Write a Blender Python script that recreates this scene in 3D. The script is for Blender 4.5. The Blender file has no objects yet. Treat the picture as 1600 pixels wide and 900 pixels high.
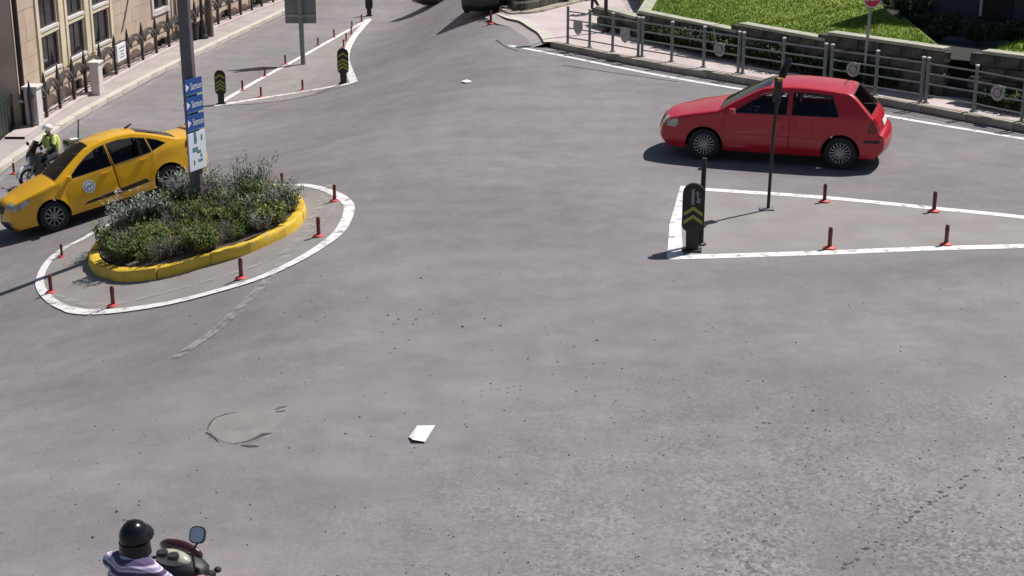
import bpy, bmesh, math, random
from mathutils import Vector, Matrix
from mathutils.geometry import delaunay_2d_cdt
random.seed(7)
R = math.radians
sc = bpy.context.scene
COL = sc.collection

# ------------------------------------------------------------------ camera
FPX, TILT, CAMH = 2450.0, R(18.3), 7.05
cd = bpy.data.cameras.new('camera'); cam = bpy.data.objects.new('camera', cd); COL.objects.link(cam)
cd.sensor_width = 36; cd.lens = 36 * FPX / 1600; cd.clip_start = .1; cd.clip_end = 1500
cam.location = (0, 0, CAMH); cam.rotation_euler = (math.pi / 2 - TILT, 0, 0)
sc.camera = cam
# ------------------------------------------------------------------ world, sun, exposure
SUN_AZ, SUN_EL = R(35), R(55)          # direction towards the sun, from +x counter-clockwise
w = bpy.data.worlds.new('World'); sc.world = w; w.use_nodes = True
nt = w.node_tree; bg = nt.nodes['Background']
sky = nt.nodes.new('ShaderNodeTexSky'); sky.sky_type = 'NISHITA'; sky.sun_disc = False
sky.sun_elevation = SUN_EL; sky.sun_rotation = math.pi / 2 - SUN_AZ
nt.links.new(sky.outputs[0], bg.inputs[0]); bg.inputs[1].default_value = .05
sl = bpy.data.lights.new('sun', 'SUN'); sl.energy = 4.4; sl.angle = R(.55); sl.color = (1, .95, .9)
so = bpy.data.objects.new('sun', sl); COL.objects.link(so)
sd = Vector((math.cos(SUN_EL) * math.cos(SUN_AZ), math.cos(SUN_EL) * math.sin(SUN_AZ), math.sin(SUN_EL)))
so.rotation_euler = sd.to_track_quat('Z', 'Y').to_euler(); so.location = (20, 20, 40)
sc.view_settings.view_transform = 'Standard'; sc.view_settings.look = 'None'
sc.view_settings.exposure = .27; sc.view_settings.gamma = 1

# ------------------------------------------------------------------ helpers
CT, ST = math.cos(TILT), math.sin(TILT)
def _soft(u, w):
    return 0.0 if u < -w else u if u > w else (u + w) ** 2 / (4 * w)
def _sst(t):
    t = max(0.0, min(1.0, t)); return t * t * (3 - 2 * t)
def hill(X, Y):
    """the street falls away to the left and the back: how much farther the sloping ground lies than level ground would"""
    sx = 1 - _soft(1 - _soft(-X - 1.2, 1.2) / 4, .25)
    u = sx * _soft(Y - 27.5, 2) / 11 + _sst((-X - 7.5) / 1.3) * _sst((Y - 25) / 2.6) + .192 * _soft(-X - 3.2, 1.2) * _sst((Y - 12) / 8)
    return 1 + .26 * (1 - _soft(1 - u, .25))
def GF(px, py, z=0.0):
    """point on level ground (height z) that the photograph shows at a pixel"""
    u = (px - 800) / FPX; v = (py - 450) / FPX
    d = Vector((u, CT - v * ST, -ST - v * CT)); k = (z - CAMH) / d.z
    return Vector((d.x * k, d.y * k, z))
def GF2(px, py, z=0.0):
    p = GF(px, py, z); return (p.x, p.y)
def TZ(x, y):
    """height of the sloping ground"""
    if y < 11 or x > .0: return 0.0
    r = x / y; lo, hi = y / 1.3, y
    for _ in range(26):
        m = (lo + hi) / 2
        if hill(r * m, m) * m < y: lo = m
        else: hi = m
    return CAMH * (1 - hill(r * lo, lo))
def G(px, py, dz=0.0):
    """point at height dz above the sloping ground seen at a pixel"""
    p = GF(px, py); k = hill(p.x, p.y); q = Vector((p.x * k, p.y * k, CAMH * (1 - k)))
    if dz == 0: return q
    c = Vector((0, 0, CAMH)); lo, hi = .5, 1.02
    for _ in range(26):
        m = (lo + hi) / 2; s = c + (q - c) * m
        if s.z - TZ(s.x, s.y) > dz: lo = m
        else: hi = m
    return c + (q - c) * lo
def G2(px, py, z=0.0):
    p = G(px, py, z); return (p.x, p.y)

def mat(name, c, c2=None, scale=8.0, rough=.6, metal=0.0, bump=0.0, bscale=None, coat=0.0, detail=6, lo=.35, hi=.65, spec=.5):
    m = bpy.data.materials.new(name); m.use_nodes = True
    t = m.node_tree; b = t.nodes['Principled BSDF']
    b.inputs['Base Color'].default_value = (*c, 1); b.inputs['Roughness'].default_value = rough
    b.inputs['Metallic'].default_value = metal; b.inputs['Coat Weight'].default_value = coat
    b.inputs['Specular IOR Level'].default_value = spec
    tc = t.nodes.new('ShaderNodeTexCoord')
    if c2:
        n = t.nodes.new('ShaderNodeTexNoise'); n.inputs['Scale'].default_value = scale; n.inputs['Detail'].default_value = detail
        t.links.new(tc.outputs['Object'], n.inputs['Vector'])
        r = t.nodes.new('ShaderNodeValToRGB'); r.color_ramp.elements[0].position = lo; r.color_ramp.elements[1].position = hi
        r.color_ramp.elements[0].color = (*c, 1); r.color_ramp.elements[1].color = (*c2, 1)
        t.links.new(n.outputs['Fac'], r.inputs[0]); t.links.new(r.outputs[0], b.inputs['Base Color'])
    if bump:
        n2 = t.nodes.new('ShaderNodeTexNoise'); n2.inputs['Scale'].default_value = bscale or scale * 3; n2.inputs['Detail'].default_value = 4
        t.links.new(tc.outputs['Object'], n2.inputs['Vector'])
        bn = t.nodes.new('ShaderNodeBump'); bn.inputs['Strength'].default_value = bump; bn.inputs['Distance'].default_value = .02
        t.links.new(n2.outputs['Fac'], bn.inputs['Height']); t.links.new(bn.outputs[0], b.inputs['Normal'])
    return m

def glassmat(name, tint, mix):
    m = bpy.data.materials.new(name); m.use_nodes = True
    t = m.node_tree; t.nodes.remove(t.nodes['Principled BSDF']); out = t.nodes['Material Output']
    tr = t.nodes.new('ShaderNodeBsdfTransparent'); tr.inputs[0].default_value = (*tint, 1)
    gl = t.nodes.new('ShaderNodeBsdfGlossy'); gl.inputs['Roughness'].default_value = .03
    fr = t.nodes.new('ShaderNodeFresnel'); fr.inputs[0].default_value = mix
    mx = t.nodes.new('ShaderNodeMixShader')
    t.links.new(fr.outputs[0], mx.inputs[0]); t.links.new(tr.outputs[0], mx.inputs[1]); t.links.new(gl.outputs[0], mx.inputs[2])
    t.links.new(mx.outputs[0], out.inputs[0])
    return m

class MB:
    def __init__(s): s.v = []; s.f = []; s.m = []
    def add(s, vs, fs, mi=0):
        o = len(s.v); s.v += [tuple(p) for p in vs]; s.f += [tuple(i + o for i in f) for f in fs]; s.m += [mi] * len(fs); return s
    def box(s, c, d, rz=0.0, mi=0, taper=1.0, M=None):
        x, y, z = d[0] / 2, d[1] / 2, d[2] / 2
        vs = [Vector((sx * x * (taper if sz > 0 else 1), sy * y * (taper if sz > 0 else 1), sz * z)) for sz in (-1, 1) for sx, sy in ((-1, -1), (1, -1), (1, 1), (-1, 1))]
        if M is None: M = Matrix.Rotation(rz, 3, 'Z')
        vs = [M @ p + Vector(c) for p in vs]
        return s.add(vs, [(3, 2, 1, 0), (4, 5, 6, 7), (0, 1, 5, 4), (1, 2, 6, 5), (2, 3, 7, 6), (3, 0, 4, 7)], mi)
    def bbox(s, c, d, b=.02, rz=0.0, mi=0, M=None):
        """box with chamfered edges"""
        x, y, z = d[0] / 2, d[1] / 2, d[2] / 2; b = min(b, x * .9, y * .9, z * .9)
        bm = bmesh.new(); bmesh.ops.create_cube(bm, size=1)
        for vv in bm.verts: vv.co = Vector((vv.co.x * d[0], vv.co.y * d[1], vv.co.z * d[2]))
        bmesh.ops.bevel(bm, geom=bm.edges[:], offset=b, segments=2, affect='EDGES', profile=.6)
        if M is None: M = Matrix.Rotation(rz, 3, 'Z')
        bm.verts.index_update()
        s.add([M @ vv.co + Vector(c) for vv in bm.verts], [[q.index for q in f.verts] for f in bm.faces], mi); bm.free(); return s
    def tube(s, pts, r, n=8, mi=0, cap=True):
        pts = [Vector(p) for p in pts]; rs = r if isinstance(r, (list, tuple)) else [r] * len(pts)
        rings = []; up = None
        for i, p in enumerate(pts):
            a = pts[max(i - 1, 0)]; b = pts[min(i + 1, len(pts) - 1)]; d = (b - a).normalized()
            if up is None:
                up = Vector((0, 0, 1)) if abs(d.z) < .9 else Vector((1, 0, 0))
            e = d.cross(up).normalized(); u = e.cross(d).normalized(); up = u
            rings.append([p + (e * math.cos(t * 2 * math.pi / n) + u * math.sin(t * 2 * math.pi / n)) * rs[i] for t in range(n)])
        vs = [q for rg in rings for q in rg]; fs = []
        for i in range(len(pts) - 1):
            for k in range(n):
                fs.append((i * n + k, i * n + (k + 1) % n, (i + 1) * n + (k + 1) % n, (i + 1) * n + k))
        if cap: fs.append(tuple(range(n))[::-1]); fs.append(tuple((len(pts) - 1) * n + k for k in range(n)))
        return s.add(vs, fs, mi)
    def lathe(s, prof, n=24, c=(0, 0, 0), axis='z', mi=0, closed=False):
        vs = []; fs = []; L = len(prof)
        for k in range(n):
            a = 2 * math.pi * k / n
            for (r, h) in prof:
                if axis == 'z': p = (r * math.cos(a), r * math.sin(a), h)
                elif axis == 'y': p = (r * math.cos(a), h, r * math.sin(a))
                else: p = (h, r * math.cos(a), r * math.sin(a))
                vs.append((p[0] + c[0], p[1] + c[1], p[2] + c[2]))
        for k in range(n):
            for i in range(L if closed else L - 1):
                j = (i + 1) % L
                fs.append((k * L + i, ((k + 1) % n) * L + i, ((k + 1) % n) * L + j, k * L + j))
        return s.add(vs, fs, mi)
    def prism(s, poly, z0, z1, mi=0, top=True, bot=True):
        n = len(poly); vs = [(p[0], p[1], z0) for p in poly] + [(p[0], p[1], z1) for p in poly]
        fs = [(i, (i + 1) % n, n + (i + 1) % n, n + i) for i in range(n)]
        if top: fs.append(tuple(range(n, 2 * n)))
        if bot: fs.append(tuple(range(n))[::-1])
        return s.add(vs, fs, mi)
    def ell(s, c, r, nu=14, nv=9, mi=0):
        vs = []; fs = []
        for j in range(nv + 1):
            t = math.pi * j / nv
            for i in range(nu):
                a = 2 * math.pi * i / nu
                vs.append((c[0] + r[0] * math.sin(t) * math.cos(a), c[1] + r[1] * math.sin(t) * math.sin(a), c[2] + r[2] * math.cos(t)))
        for j in range(nv):
            for i in range(nu):
                fs.append((j * nu + i, (j + 1) * nu + i, (j + 1) * nu + (i + 1) % nu, j * nu + (i + 1) % nu))
        return s.add(vs, fs, mi)
    def xf(s, M):
        s.v = [tuple(M @ Vector(p)) for p in s.v]; return s
    def mesh(s, name, mats, smooth=None, fixn=True):
        me = bpy.data.meshes.new(name); me.from_pydata(s.v, [], s.f)
        for m in (mats if isinstance(mats, (list, tuple)) else [mats]): me.materials.append(m)
        me.polygons.foreach_set('material_index', s.m)
        if fixn:
            bm = bmesh.new(); bm.from_mesh(me); bmesh.ops.remove_doubles(bm, verts=bm.verts, dist=1e-5); bmesh.ops.recalc_face_normals(bm, faces=bm.faces); bm.to_mesh(me); bm.free()
        if smooth is not None:
            me.shade_smooth(); me.set_sharp_from_angle(angle=R(smooth))
        me.update(); return me

def link(name, me, parent=None, loc=(0, 0, 0), rz=0.0):
    o = bpy.data.objects.new(name, me); COL.objects.link(o); o.location = loc; o.rotation_euler = (0, 0, rz)
    if parent: o.parent = parent
    return o
def obj(name, mb, mats, parent=None, smooth=None, loc=(0, 0, 0), rz=0.0, fixn=True):
    return link(name, mb.mesh(name, mats, smooth, fixn), parent, loc, rz)
def tag(o, label, cat, group=None):
    o['label'] = label; o['category'] = cat
    if group: o['group'] = group
    return o
def struct(o, kind='structure', label=None):
    o['kind'] = kind
    if label: o['label'] = label
    return o
def thing(name, label, cat, loc=(0, 0, 0), rz=0.0, group=None, scale=1.0):
    o = bpy.data.objects.new(name, None); COL.objects.link(o); o.location = loc; o.rotation_euler = (0, 0, rz); o.scale = (scale,) * 3
    o.empty_display_size = .2
    return tag(o, label, cat, group)
def dup(root, loc, rz=0.0, label=None, scale=None):
    r = root.copy(); COL.objects.link(r); r.location = loc; r.rotation_euler = (0, 0, rz)
    if label: r['label'] = label
    if scale: r.scale = (scale,) * 3
    for ch in list(root.children):
        c = ch.copy(); COL.objects.link(c); c.parent = r
        for g in list(ch.children):
            d = g.copy(); COL.objects.link(d); d.parent = c
    return r
def smoothline(pts, n=8, closed=False):
    P = [Vector(p) for p in pts]; out = []; N = len(P)
    for i in range(N if closed else N - 1):
        p0 = P[(i - 1) % N] if (closed or i > 0) else P[0]; p1 = P[i]; p2 = P[(i + 1) % N]
        p3 = P[(i + 2) % N] if (closed or i + 2 < N) else P[-1]
        for k in range(n):
            t = k / n
            out.append(.5 * ((2 * p1) + (-p0 + p2) * t + (2 * p0 - 5 * p1 + 4 * p2 - p3) * t * t + (-p0 + 3 * p1 - 3 * p2 + p3) * t ** 3))
    if not closed: out.append(P[-1].copy())
    return out
def offset2(pts, d, closed=False):
    out = []; N = len(pts)
    for i in range(N):
        a = pts[(i - 1) % N] if (closed or i > 0) else pts[i]; b = pts[(i + 1) % N] if (closed or i < N - 1) else pts[i]
        t = Vector((b[0] - a[0], b[1] - a[1])).normalized(); out.append(Vector((pts[i][0] - t.y * d, pts[i][1] + t.x * d)))
    return out
def ribbon(pts, width, z, closed=False, mb=None, mi=0, level=False):
    """flat strip of paint along a line; width may vary along it"""
    mb = mb or MB(); N = len(pts); ws = width if isinstance(width, list) else [width] * N
    a = offset2(pts, .5, closed); b = offset2(pts, -.5, closed)
    A = [Vector((p[0], p[1])) + (Vector(q) - Vector((p[0], p[1]))) * w_ for p, q, w_ in zip(pts, a, ws)]
    B = [Vector((p[0], p[1])) + (Vector(q) - Vector((p[0], p[1]))) * w_ for p, q, w_ in zip(pts, b, ws)]
    tz = (lambda x, y: 0.0) if level else TZ
    vs = [(p.x, p.y, z + tz(p.x, p.y)) for p in A] + [(p.x, p.y, z + tz(p.x, p.y)) for p in B]
    fs = [(i, (i + 1) % N, N + (i + 1) % N, N + i) for i in range(N if closed else N - 1)]
    return mb.add(vs, fs, mi)
def soft_ribbon(name, pts, width, z, m):
    """worn band that fades out towards its edges and ends (attribute 'fade')"""
    cols = (-.5, -.32, -.15, 0, .15, .32, .5); fd = (0, .45, .9, 1, .9, .45, 0); N = len(pts); vs = []; al = []
    nn = [(Vector((q[0], q[1])) - Vector((p[0], p[1]))) for p, q in zip(pts, offset2(pts, 1.0))]
    for i, p in enumerate(pts):
        e = min(1, i / 4, (N - 1 - i) / 4)
        for c, f in zip(cols, fd):
            x, y = p[0] + nn[i].x * c * width, p[1] + nn[i].y * c * width; vs.append((x, y, z + TZ(x, y))); al.append(f * e)
    mb = MB().add(vs, [(i * 7 + k, (i + 1) * 7 + k, (i + 1) * 7 + k + 1, i * 7 + k + 1) for i in range(N - 1) for k in range(6)])
    me = mb.mesh(name, m, fixn=False); at = me.attributes.new('fade', 'FLOAT', 'POINT'); at.data.foreach_set('value', al)
    return link(name, me)
def inside(poly, x, y):
    c = False; n = len(poly); j = n - 1
    for i in range(n):
        xi, yi = poly[i][0], poly[i][1]; xj, yj = poly[j][0], poly[j][1]
        if (yi > y) != (yj > y) and x < (xj - xi) * (y - yi) / (yj - yi) + xi: c = not c
        j = i
    return c
def sheet(poly, z, step=None, level=False):
    """triangulated sheet filling a 2D outline, laid on the sloping ground"""
    if step:
        fine = []
        for a, b in zip(poly, list(poly[1:]) + [poly[0]]):
            a = Vector((a[0], a[1])); b = Vector((b[0], b[1])); m = max(1, int((b - a).length / step)); fine += [a.lerp(b, k / m) for k in range(m)]
        poly = fine
    vs = [Vector((p[0], p[1])) for p in poly]; n = len(vs)
    if step:
        x0, x1 = min(p.x for p in vs), max(p.x for p in vs); y0, y1 = min(p.y for p in vs), max(p.y for p in vs); out = list(vs); x = x0 + step / 2
        while x < x1:
            y = y0 + step / 2
            while y < y1:
                if inside(poly, x, y): out.append(Vector((x, y)))
                y += step
            x += step
        vs = out
    V, E_, F, *_ = delaunay_2d_cdt(vs, [], [list(range(n))], 1, 1e-5)
    return MB().add([(p.x, p.y, z + (0 if level else TZ(p.x, p.y))) for p in V], [tuple(f) for f in F])

# ------------------------------------------------------------------ materials
def asphalt_material():
    m = bpy.data.materials.new('worn_asphalt'); m.use_nodes = True; t = m.node_tree; b = t.nodes['Principled BSDF']; L = t.links.new
    tc = t.nodes.new('ShaderNodeTexCoord')
    def noise(scale, detail=5, rough=.55, vec=None):
        n = t.nodes.new('ShaderNodeTexNoise'); n.inputs['Scale'].default_value = scale; n.inputs['Detail'].default_value = detail; n.inputs['Roughness'].default_value = rough
        L(vec or tc.outputs['Object'], n.inputs['Vector']); return n.outputs['Fac']
    def ramp(src, p0, p1, c0, c1):
        r = t.nodes.new('ShaderNodeValToRGB'); e = r.color_ramp.elements
        e[0].position = p0; e[1].position = p1; e[0].color = (*c0, 1); e[1].color = (*c1, 1); L(src, r.inputs[0]); return r.outputs[0]
    def mix(a, bcol, fac, mode='MIX'):
        x = t.nodes.new('ShaderNodeMix'); x.data_type = 'RGBA'; x.blend_type = mode
        for sock, val in ((x.inputs[0], fac), (x.inputs[6], a), (x.inputs[7], bcol)):
            if hasattr(val, 'is_linked'): L(val, sock)
            elif isinstance(val, tuple): sock.default_value = (*val, 1)
            else: sock.default_value = val
        return x.outputs[2]
    base = ramp(noise(.22, 4), .33, .70, (.198, .188, .193), (.246, .235, .240))
    # drifts of polish along the driving line
    mp = t.nodes.new('ShaderNodeMapping'); mp.inputs['Scale'].default_value = (.22, .6, 1); mp.inputs['Rotation'].default_value = (0, 0, R(-6)); L(tc.outputs['Object'], mp.inputs[0])
    st = ramp(noise(1.0, 5, .6, mp.outputs[0]), .34, .70, (.87, .87, .88), (1.07, 1.065, 1.06))
    col = mix(base, st, 1.0, 'MULTIPLY')
    hue = ramp(noise(.55, 3), .38, .62, (1.022, .994, 1.012), (.98, 1.0, .985)); col = mix(col, hue, 1.0, 'MULTIPLY')
    mott = ramp(noise(1.7, 8, .7), .36, .64, (.87, .87, .88), (1.09, 1.08, 1.09))
    col = mix(col, mott, 1.0, 'MULTIPLY')
    # coarse open aggregate, strongest in a worn area near the junction mouth
    sp = t.nodes.new('ShaderNodeVectorMath'); sp.operation = 'DISTANCE'; L(tc.outputs['Object'], sp.inputs[0]); sp.inputs[1].default_value = (4.0, 11.5, 0)
    mr = t.nodes.new('ShaderNodeMapRange'); L(sp.outputs['Value'], mr.inputs[0]); mr.inputs[1].default_value = 2.0; mr.inputs[2].default_value = 7.0; mr.inputs[3].default_value = 1; mr.inputs[4].default_value = .12
    agg = t.nodes.new('ShaderNodeTexVoronoi'); agg.inputs['Scale'].default_value = 27; L(tc.outputs['Object'], agg.inputs['Vector'])
    ac = ramp(agg.outputs['Color'], .15, .85, (.58, .58, .59), (1.50, 1.48, 1.48))
    gate = t.nodes.new('ShaderNodeMath'); gate.operation = 'MULTIPLY'; L(mr.outputs[0], gate.inputs[0]); L(ramp(noise(1.1, 5), .35, .65, (.25,) * 3, (1,) * 3), gate.inputs[1])
    col = mix(col, mix(col, ac, 1.0, 'MULTIPLY'), gate.outputs[0])
    # fine grit everywhere
    grit = ramp(noise(46, 3, .7), .33, .67, (.84, .84, .84), (1.13, 1.13, 1.13)); col = mix(col, grit, .75, 'MULTIPLY')
    # tar spots and chips
    v2 = t.nodes.new('ShaderNodeTexVoronoi'); v2.inputs['Scale'].default_value = 5.5; L(tc.outputs['Object'], v2.inputs['Vector'])
    spot = ramp(v2.outputs['Distance'], .035, .075, (1,) * 3, (0,) * 3)
    sm = t.nodes.new('ShaderNodeMath'); sm.operation = 'MULTIPLY'; L(spot, sm.inputs[0]); L(ramp(noise(.45, 3), .52, .60, (0,) * 3, (.75,) * 3), sm.inputs[1])
    col = mix(col, (.06, .056, .06), sm.outputs[0])
    L(col, b.inputs['Base Color']); b.inputs['Roughness'].default_value = .82; b.inputs['Specular IOR Level'].default_value = .3
    bn = t.nodes.new('ShaderNodeBump'); bn.inputs['Strength'].default_value = .35; bn.inputs['Distance'].default_value = .012
    L(noise(60, 4, .7), bn.inputs['Height']); L(bn.outputs[0], b.inputs['Normal'])
    return m
def paint_material(name, c, under, wear, scale=5.0, soft=.07):
    """road paint scuffed through to the asphalt: the worn spots are open"""
    m = bpy.data.materials.new(name); m.use_nodes = True; t = m.node_tree; b = t.nodes['Principled BSDF']; L = t.links.new
    tc = t.nodes.new('ShaderNodeTexCoord')
    n = t.nodes.new('ShaderNodeTexNoise'); n.inputs['Scale'].default_value = scale; n.inputs['Detail'].default_value = 9; n.inputs['Roughness'].default_value = .7; L(tc.outputs['Object'], n.inputs['Vector'])
    r = t.nodes.new('ShaderNodeValToRGB'); e = r.color_ramp.elements; e[0].position = wear - soft; e[1].position = wear + soft; L(n.outputs['Fac'], r.inputs[0])
    b.inputs['Base Color'].default_value = (*c, 1); b.inputs['Roughness'].default_value = .65
    mn = t.nodes.new('ShaderNodeMath'); mn.operation = 'MULTIPLY'; mn.inputs[1].default_value = under; L(r.outputs[0], mn.inputs[0]); L(mn.outputs[0], b.inputs['Alpha'])
    return m
M = {}
M['asphalt'] = asphalt_material()
M['white_paint'] = paint_material('white_road_paint', (.78, .76, .75), 1.0, .40, 5.0, .09)
M['faint_paint'] = paint_material('faint_road_paint', (.52, .50, .48), .38, .50, 6)
M['pale_wear'] = paint_material('polished_asphalt_band', (.40, .39, .385), .45, .45, .9, .22)
_t = M['pale_wear'].node_tree; _a = _t.nodes.new('ShaderNodeAttribute'); _a.attribute_name = 'fade'; _m = _t.nodes.new('ShaderNodeMath'); _m.operation = 'MULTIPLY'
_b = _t.nodes['Principled BSDF']; _s = _b.inputs['Alpha'].links[0].from_socket; _t.links.new(_s, _m.inputs[0]); _t.links.new(_a.outputs['Fac'], _m.inputs[1]); _t.links.new(_m.outputs[0], _b.inputs['Alpha'])
M['patch'] = mat('asphalt_patch', (.205, .197, .188), (.25, .24, .225), 3, .85, bump=.3, bscale=50)
M['crack'] = mat('crack_tar', (.05, .047, .05), (.09, .085, .085), 12, .9)
M['island'] = mat('island_asphalt', (.235, .218, .210), (.275, .257, .248), 1.4, .85, bump=.25, bscale=60)
M['pavement_pink'] = mat('pink_pavement', (.46, .385, .37), (.55, .475, .46), 1.3, .8, bump=.15, bscale=30)
M['pavement_grey'] = mat('grey_pavement', (.33, .305, .29), (.40, .37, .355), 1.2, .8, bump=.15, bscale=30)
M['kerb'] = mat('kerb_concrete', (.30, .265, .215), (.42, .38, .32), 2.5, .85, bump=.3)
M['kerb_cream'] = mat('cream_kerb_concrete', (.50, .46, .40), (.60, .56, .50), 2.5, .8, bump=.2)
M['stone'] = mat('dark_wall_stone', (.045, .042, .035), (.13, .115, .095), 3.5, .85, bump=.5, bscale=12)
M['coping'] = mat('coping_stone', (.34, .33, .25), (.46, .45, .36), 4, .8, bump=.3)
M['plaster'] = mat('beige_plaster', (.46, .35, .27), (.60, .475, .375), .9, .85, bump=.15, bscale=25)
M['stonetrim'] = mat('cream_stone_trim', (.60, .52, .36), (.70, .61, .45), 2.0, .8, bump=.15)
M['sill'] = mat('pale_sill_stone', (.58, .54, .52), (.68, .64, .62), 3, .7)
M['darkglass'] = mat('dark_window_glass', (.012, .012, .016), None, rough=.08)
M['curtain'] = mat('grey_curtain', (.05, .045, .045), (.02, .018, .02), 14, .9)
M['frame'] = mat('dark_window_frame', (.05, .04, .045), None, rough=.5)
M['iron'] = mat('black_iron', (.018, .014, .018), (.03, .024, .028), 6, .5)
M['iron_brown'] = mat('brown_grey_iron', (.075, .062, .055), (.11, .092, .082), 5, .6)
M['soil'] = mat('dry_soil', (.07, .055, .04), (.13, .105, .08), 5, .95, bump=.6, bscale=25)
def yellow_kerb():
    m = mat('yellow_kerb_paint', (.68, .44, .03), (.78, .54, .06), 3, .6, bump=.5, bscale=9)
    t = m.node_tree; b = t.nodes['Principled BSDF']; L = t.links.new
    src = b.inputs['Base Color'].links[0].from_socket
    n = t.nodes.new('ShaderNodeTexNoise'); n.inputs['Scale'].default_value = 4.5; n.inputs['Detail'].default_value = 9; n.inputs['Roughness'].default_value = .65
    tc = [q for q in t.nodes if q.type == 'TEX_COORD'][0]; L(tc.outputs['Object'], n.inputs['Vector'])
    r = t.nodes.new('ShaderNodeValToRGB'); r.color_ramp.elements[0].position = .63; r.color_ramp.elements[1].position = .70; L(n.outputs['Fac'], r.inputs[0])
    x = t.nodes.new('ShaderNodeMix'); x.data_type = 'RGBA'; L(r.outputs[0], x.inputs[0]); L(src, x.inputs[6]); x.inputs[7].default_value = (.50, .43, .30, 1); L(x.outputs[2], b.inputs['Base Color'])
    return m
M['yellow_kerb'] = yellow_kerb()
M['taxi'] = mat('taxi_yellow_paint', (.80, .43, .008), None, rough=.32, coat=.5)
M['red'] = mat('red_car_paint', (.47, .007, .020), (.51, .009, .024), 2, rough=.36, coat=.5)
M['darkcar'] = mat('dark_blue_paint', (.012, .013, .02), None, rough=.35, coat=.5)
M['darkcar2'] = mat('black_car_paint', (.010, .010, .012), None, rough=.35, coat=.5)
M['rubber'] = mat('tyre_rubber', (.018, .018, .019), (.03, .03, .03), 12, .85)
M['blackplastic'] = mat('black_plastic', (.016, .016, .018), (.024, .024, .026), 9, .55)
M['seam'] = mat('panel_gap', (.006, .006, .006), None, rough=.9)
M['interior'] = mat('dark_cloth_interior', (.022, .02, .021), (.035, .032, .033), 12, .95)
M['alloy'] = mat('alloy_silver', (.36, .36, .37), (.27, .27, .28), 6, .35, .6)
M['glass'] = glassmat('tinted_car_glass', (.66, .68, .68), 1.45)
M['glassdark'] = glassmat('dark_tinted_glass', (.30, .31, .31), 1.45)
M['lens'] = mat('headlight_lens', (.55, .55, .52), (.25, .25, .25), 9, .12, coat=.6)
M['taillight'] = mat('red_tail_lens', (.28, .008, .008), (.14, .004, .004), 10, .15, coat=.5)
M['amber'] = mat('amber_lens', (.6, .2, .02), None, rough=.2)
M['plate'] = mat('white_plate', (.75, .75, .75), None, rough=.5)
M['white'] = mat('white_plastic', (.80, .80, .80), (.74, .74, .75), 6, .5)
M['lamppole'] = mat('grey_pole_paint', (.115, .105, .125), (.15, .14, .155), 3, .45)
M['signblue'] = mat('blue_sign_enamel', (.014, .06, .25), (.02, .085, .33), 3, .4)
M['signwhite'] = mat('white_sign_print', (.72, .76, .86), None, rough=.5)
M['signteal'] = mat('teal_sign_print', (.10, .22, .30), None, rough=.5)
M['signgreen'] = mat('green_sign_print', (.10, .20, .12), None, rough=.5)
M['galv'] = mat('galvanised_steel', (.30, .31, .33), (.38, .39, .41), 4, .42, .55)
M['railgrey'] = mat('rail_grey_paint', (.17, .19, .195), (.23, .25, .25), 4, .4, .25)
M['railcap'] = mat('rail_cap', (.62, .62, .62), None, rough=.35)
M['crest'] = mat('grey_crest_metal', (.42, .40, .40), (.34, .32, .32), 9, .5, .2)
M['crestdark'] = mat('crest_outline', (.08, .06, .06), None, rough=.6)
M['bollard'] = mat('backlit_red_plastic', (.17, .026, .018), (.11, .02, .015), 6, .5)  # red stem toned dark, as if seen against the sun
M['bollardbase'] = mat('sunlit_red_base', (.62, .09, .08), (.5, .06, .06), 6, .5)  # red foot toned bright, as if lit by the sun
M['chevblack'] = mat('black_post_plastic', (.016, .015, .014), (.026, .024, .022), 7, .6)
M['chevyellow'] = mat('yellow_reflective', (.42, .37, .05), (.34, .30, .05), 6, .5)
M['chevgrey'] = mat('grey_reflective', (.30, .29, .27), (.24, .23, .22), 6, .5)
M['signback'] = mat('grey_sign_back', (.17, .19, .19), (.22, .24, .24), 2.5, .55)
M['stopred'] = mat('red_sign_enamel', (.60, .02, .03), None, rough=.45)
M['bark'] = mat('weathered_wood', (.10, .08, .065), (.17, .14, .115), 9, .9, bump=.6, bscale=30)
M['skin'] = mat('skin', (.36, .20, .13), (.30, .165, .11), 9, .6)
M['helmetblack'] = mat('black_helmet_shell', (.006, .006, .008), None, rough=.22, coat=.15, spec=.35)
M['helmetwhite'] = mat('white_helmet_shell', (.80, .80, .80), None, rough=.25, coat=.4)
M['hivis'] = mat('hi_vis_yellow', (.74, .80, .24), (.62, .70, .18), 14, .8)
M['police_green'] = mat('dark_green_cloth', (.035, .045, .03), (.05, .06, .04), 12, .9)
M['darkcloth'] = mat('dark_trousers', (.022, .024, .034), (.035, .037, .048), 9, .9)
M['bluecloth'] = mat('blue_jeans', (.05, .06, .10), (.07, .085, .13), 9, .9)
M['shoe'] = mat('black_shoe', (.015, .014, .014), None, rough=.6)
M['bikedark'] = mat('dark_bike_paint', (.02, .022, .02), None, rough=.25, coat=.6)
M['bikegreen'] = mat('dark_green_bike_paint', (.016, .034, .014), None, rough=.25, coat=.6)
M['maroon'] = mat('maroon_bike_paint', (.045, .010, .012), (.07, .014, .015), 4, .3, coat=.6)
M['bikegrey'] = mat('grey_bike_plastic', (.22, .21, .22), (.28, .27, .28), 6, .45)
M['chrome'] = mat('chrome', (.7, .7, .7), None, rough=.12, metal=1.0)
M['mirror'] = mat('mirror_glass', (.80, .80, .80), None, rough=.38, metal=1.0)
M['dial'] = mat('pale_dial', (.45, .46, .38), (.30, .31, .26), 20, .3)
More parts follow.
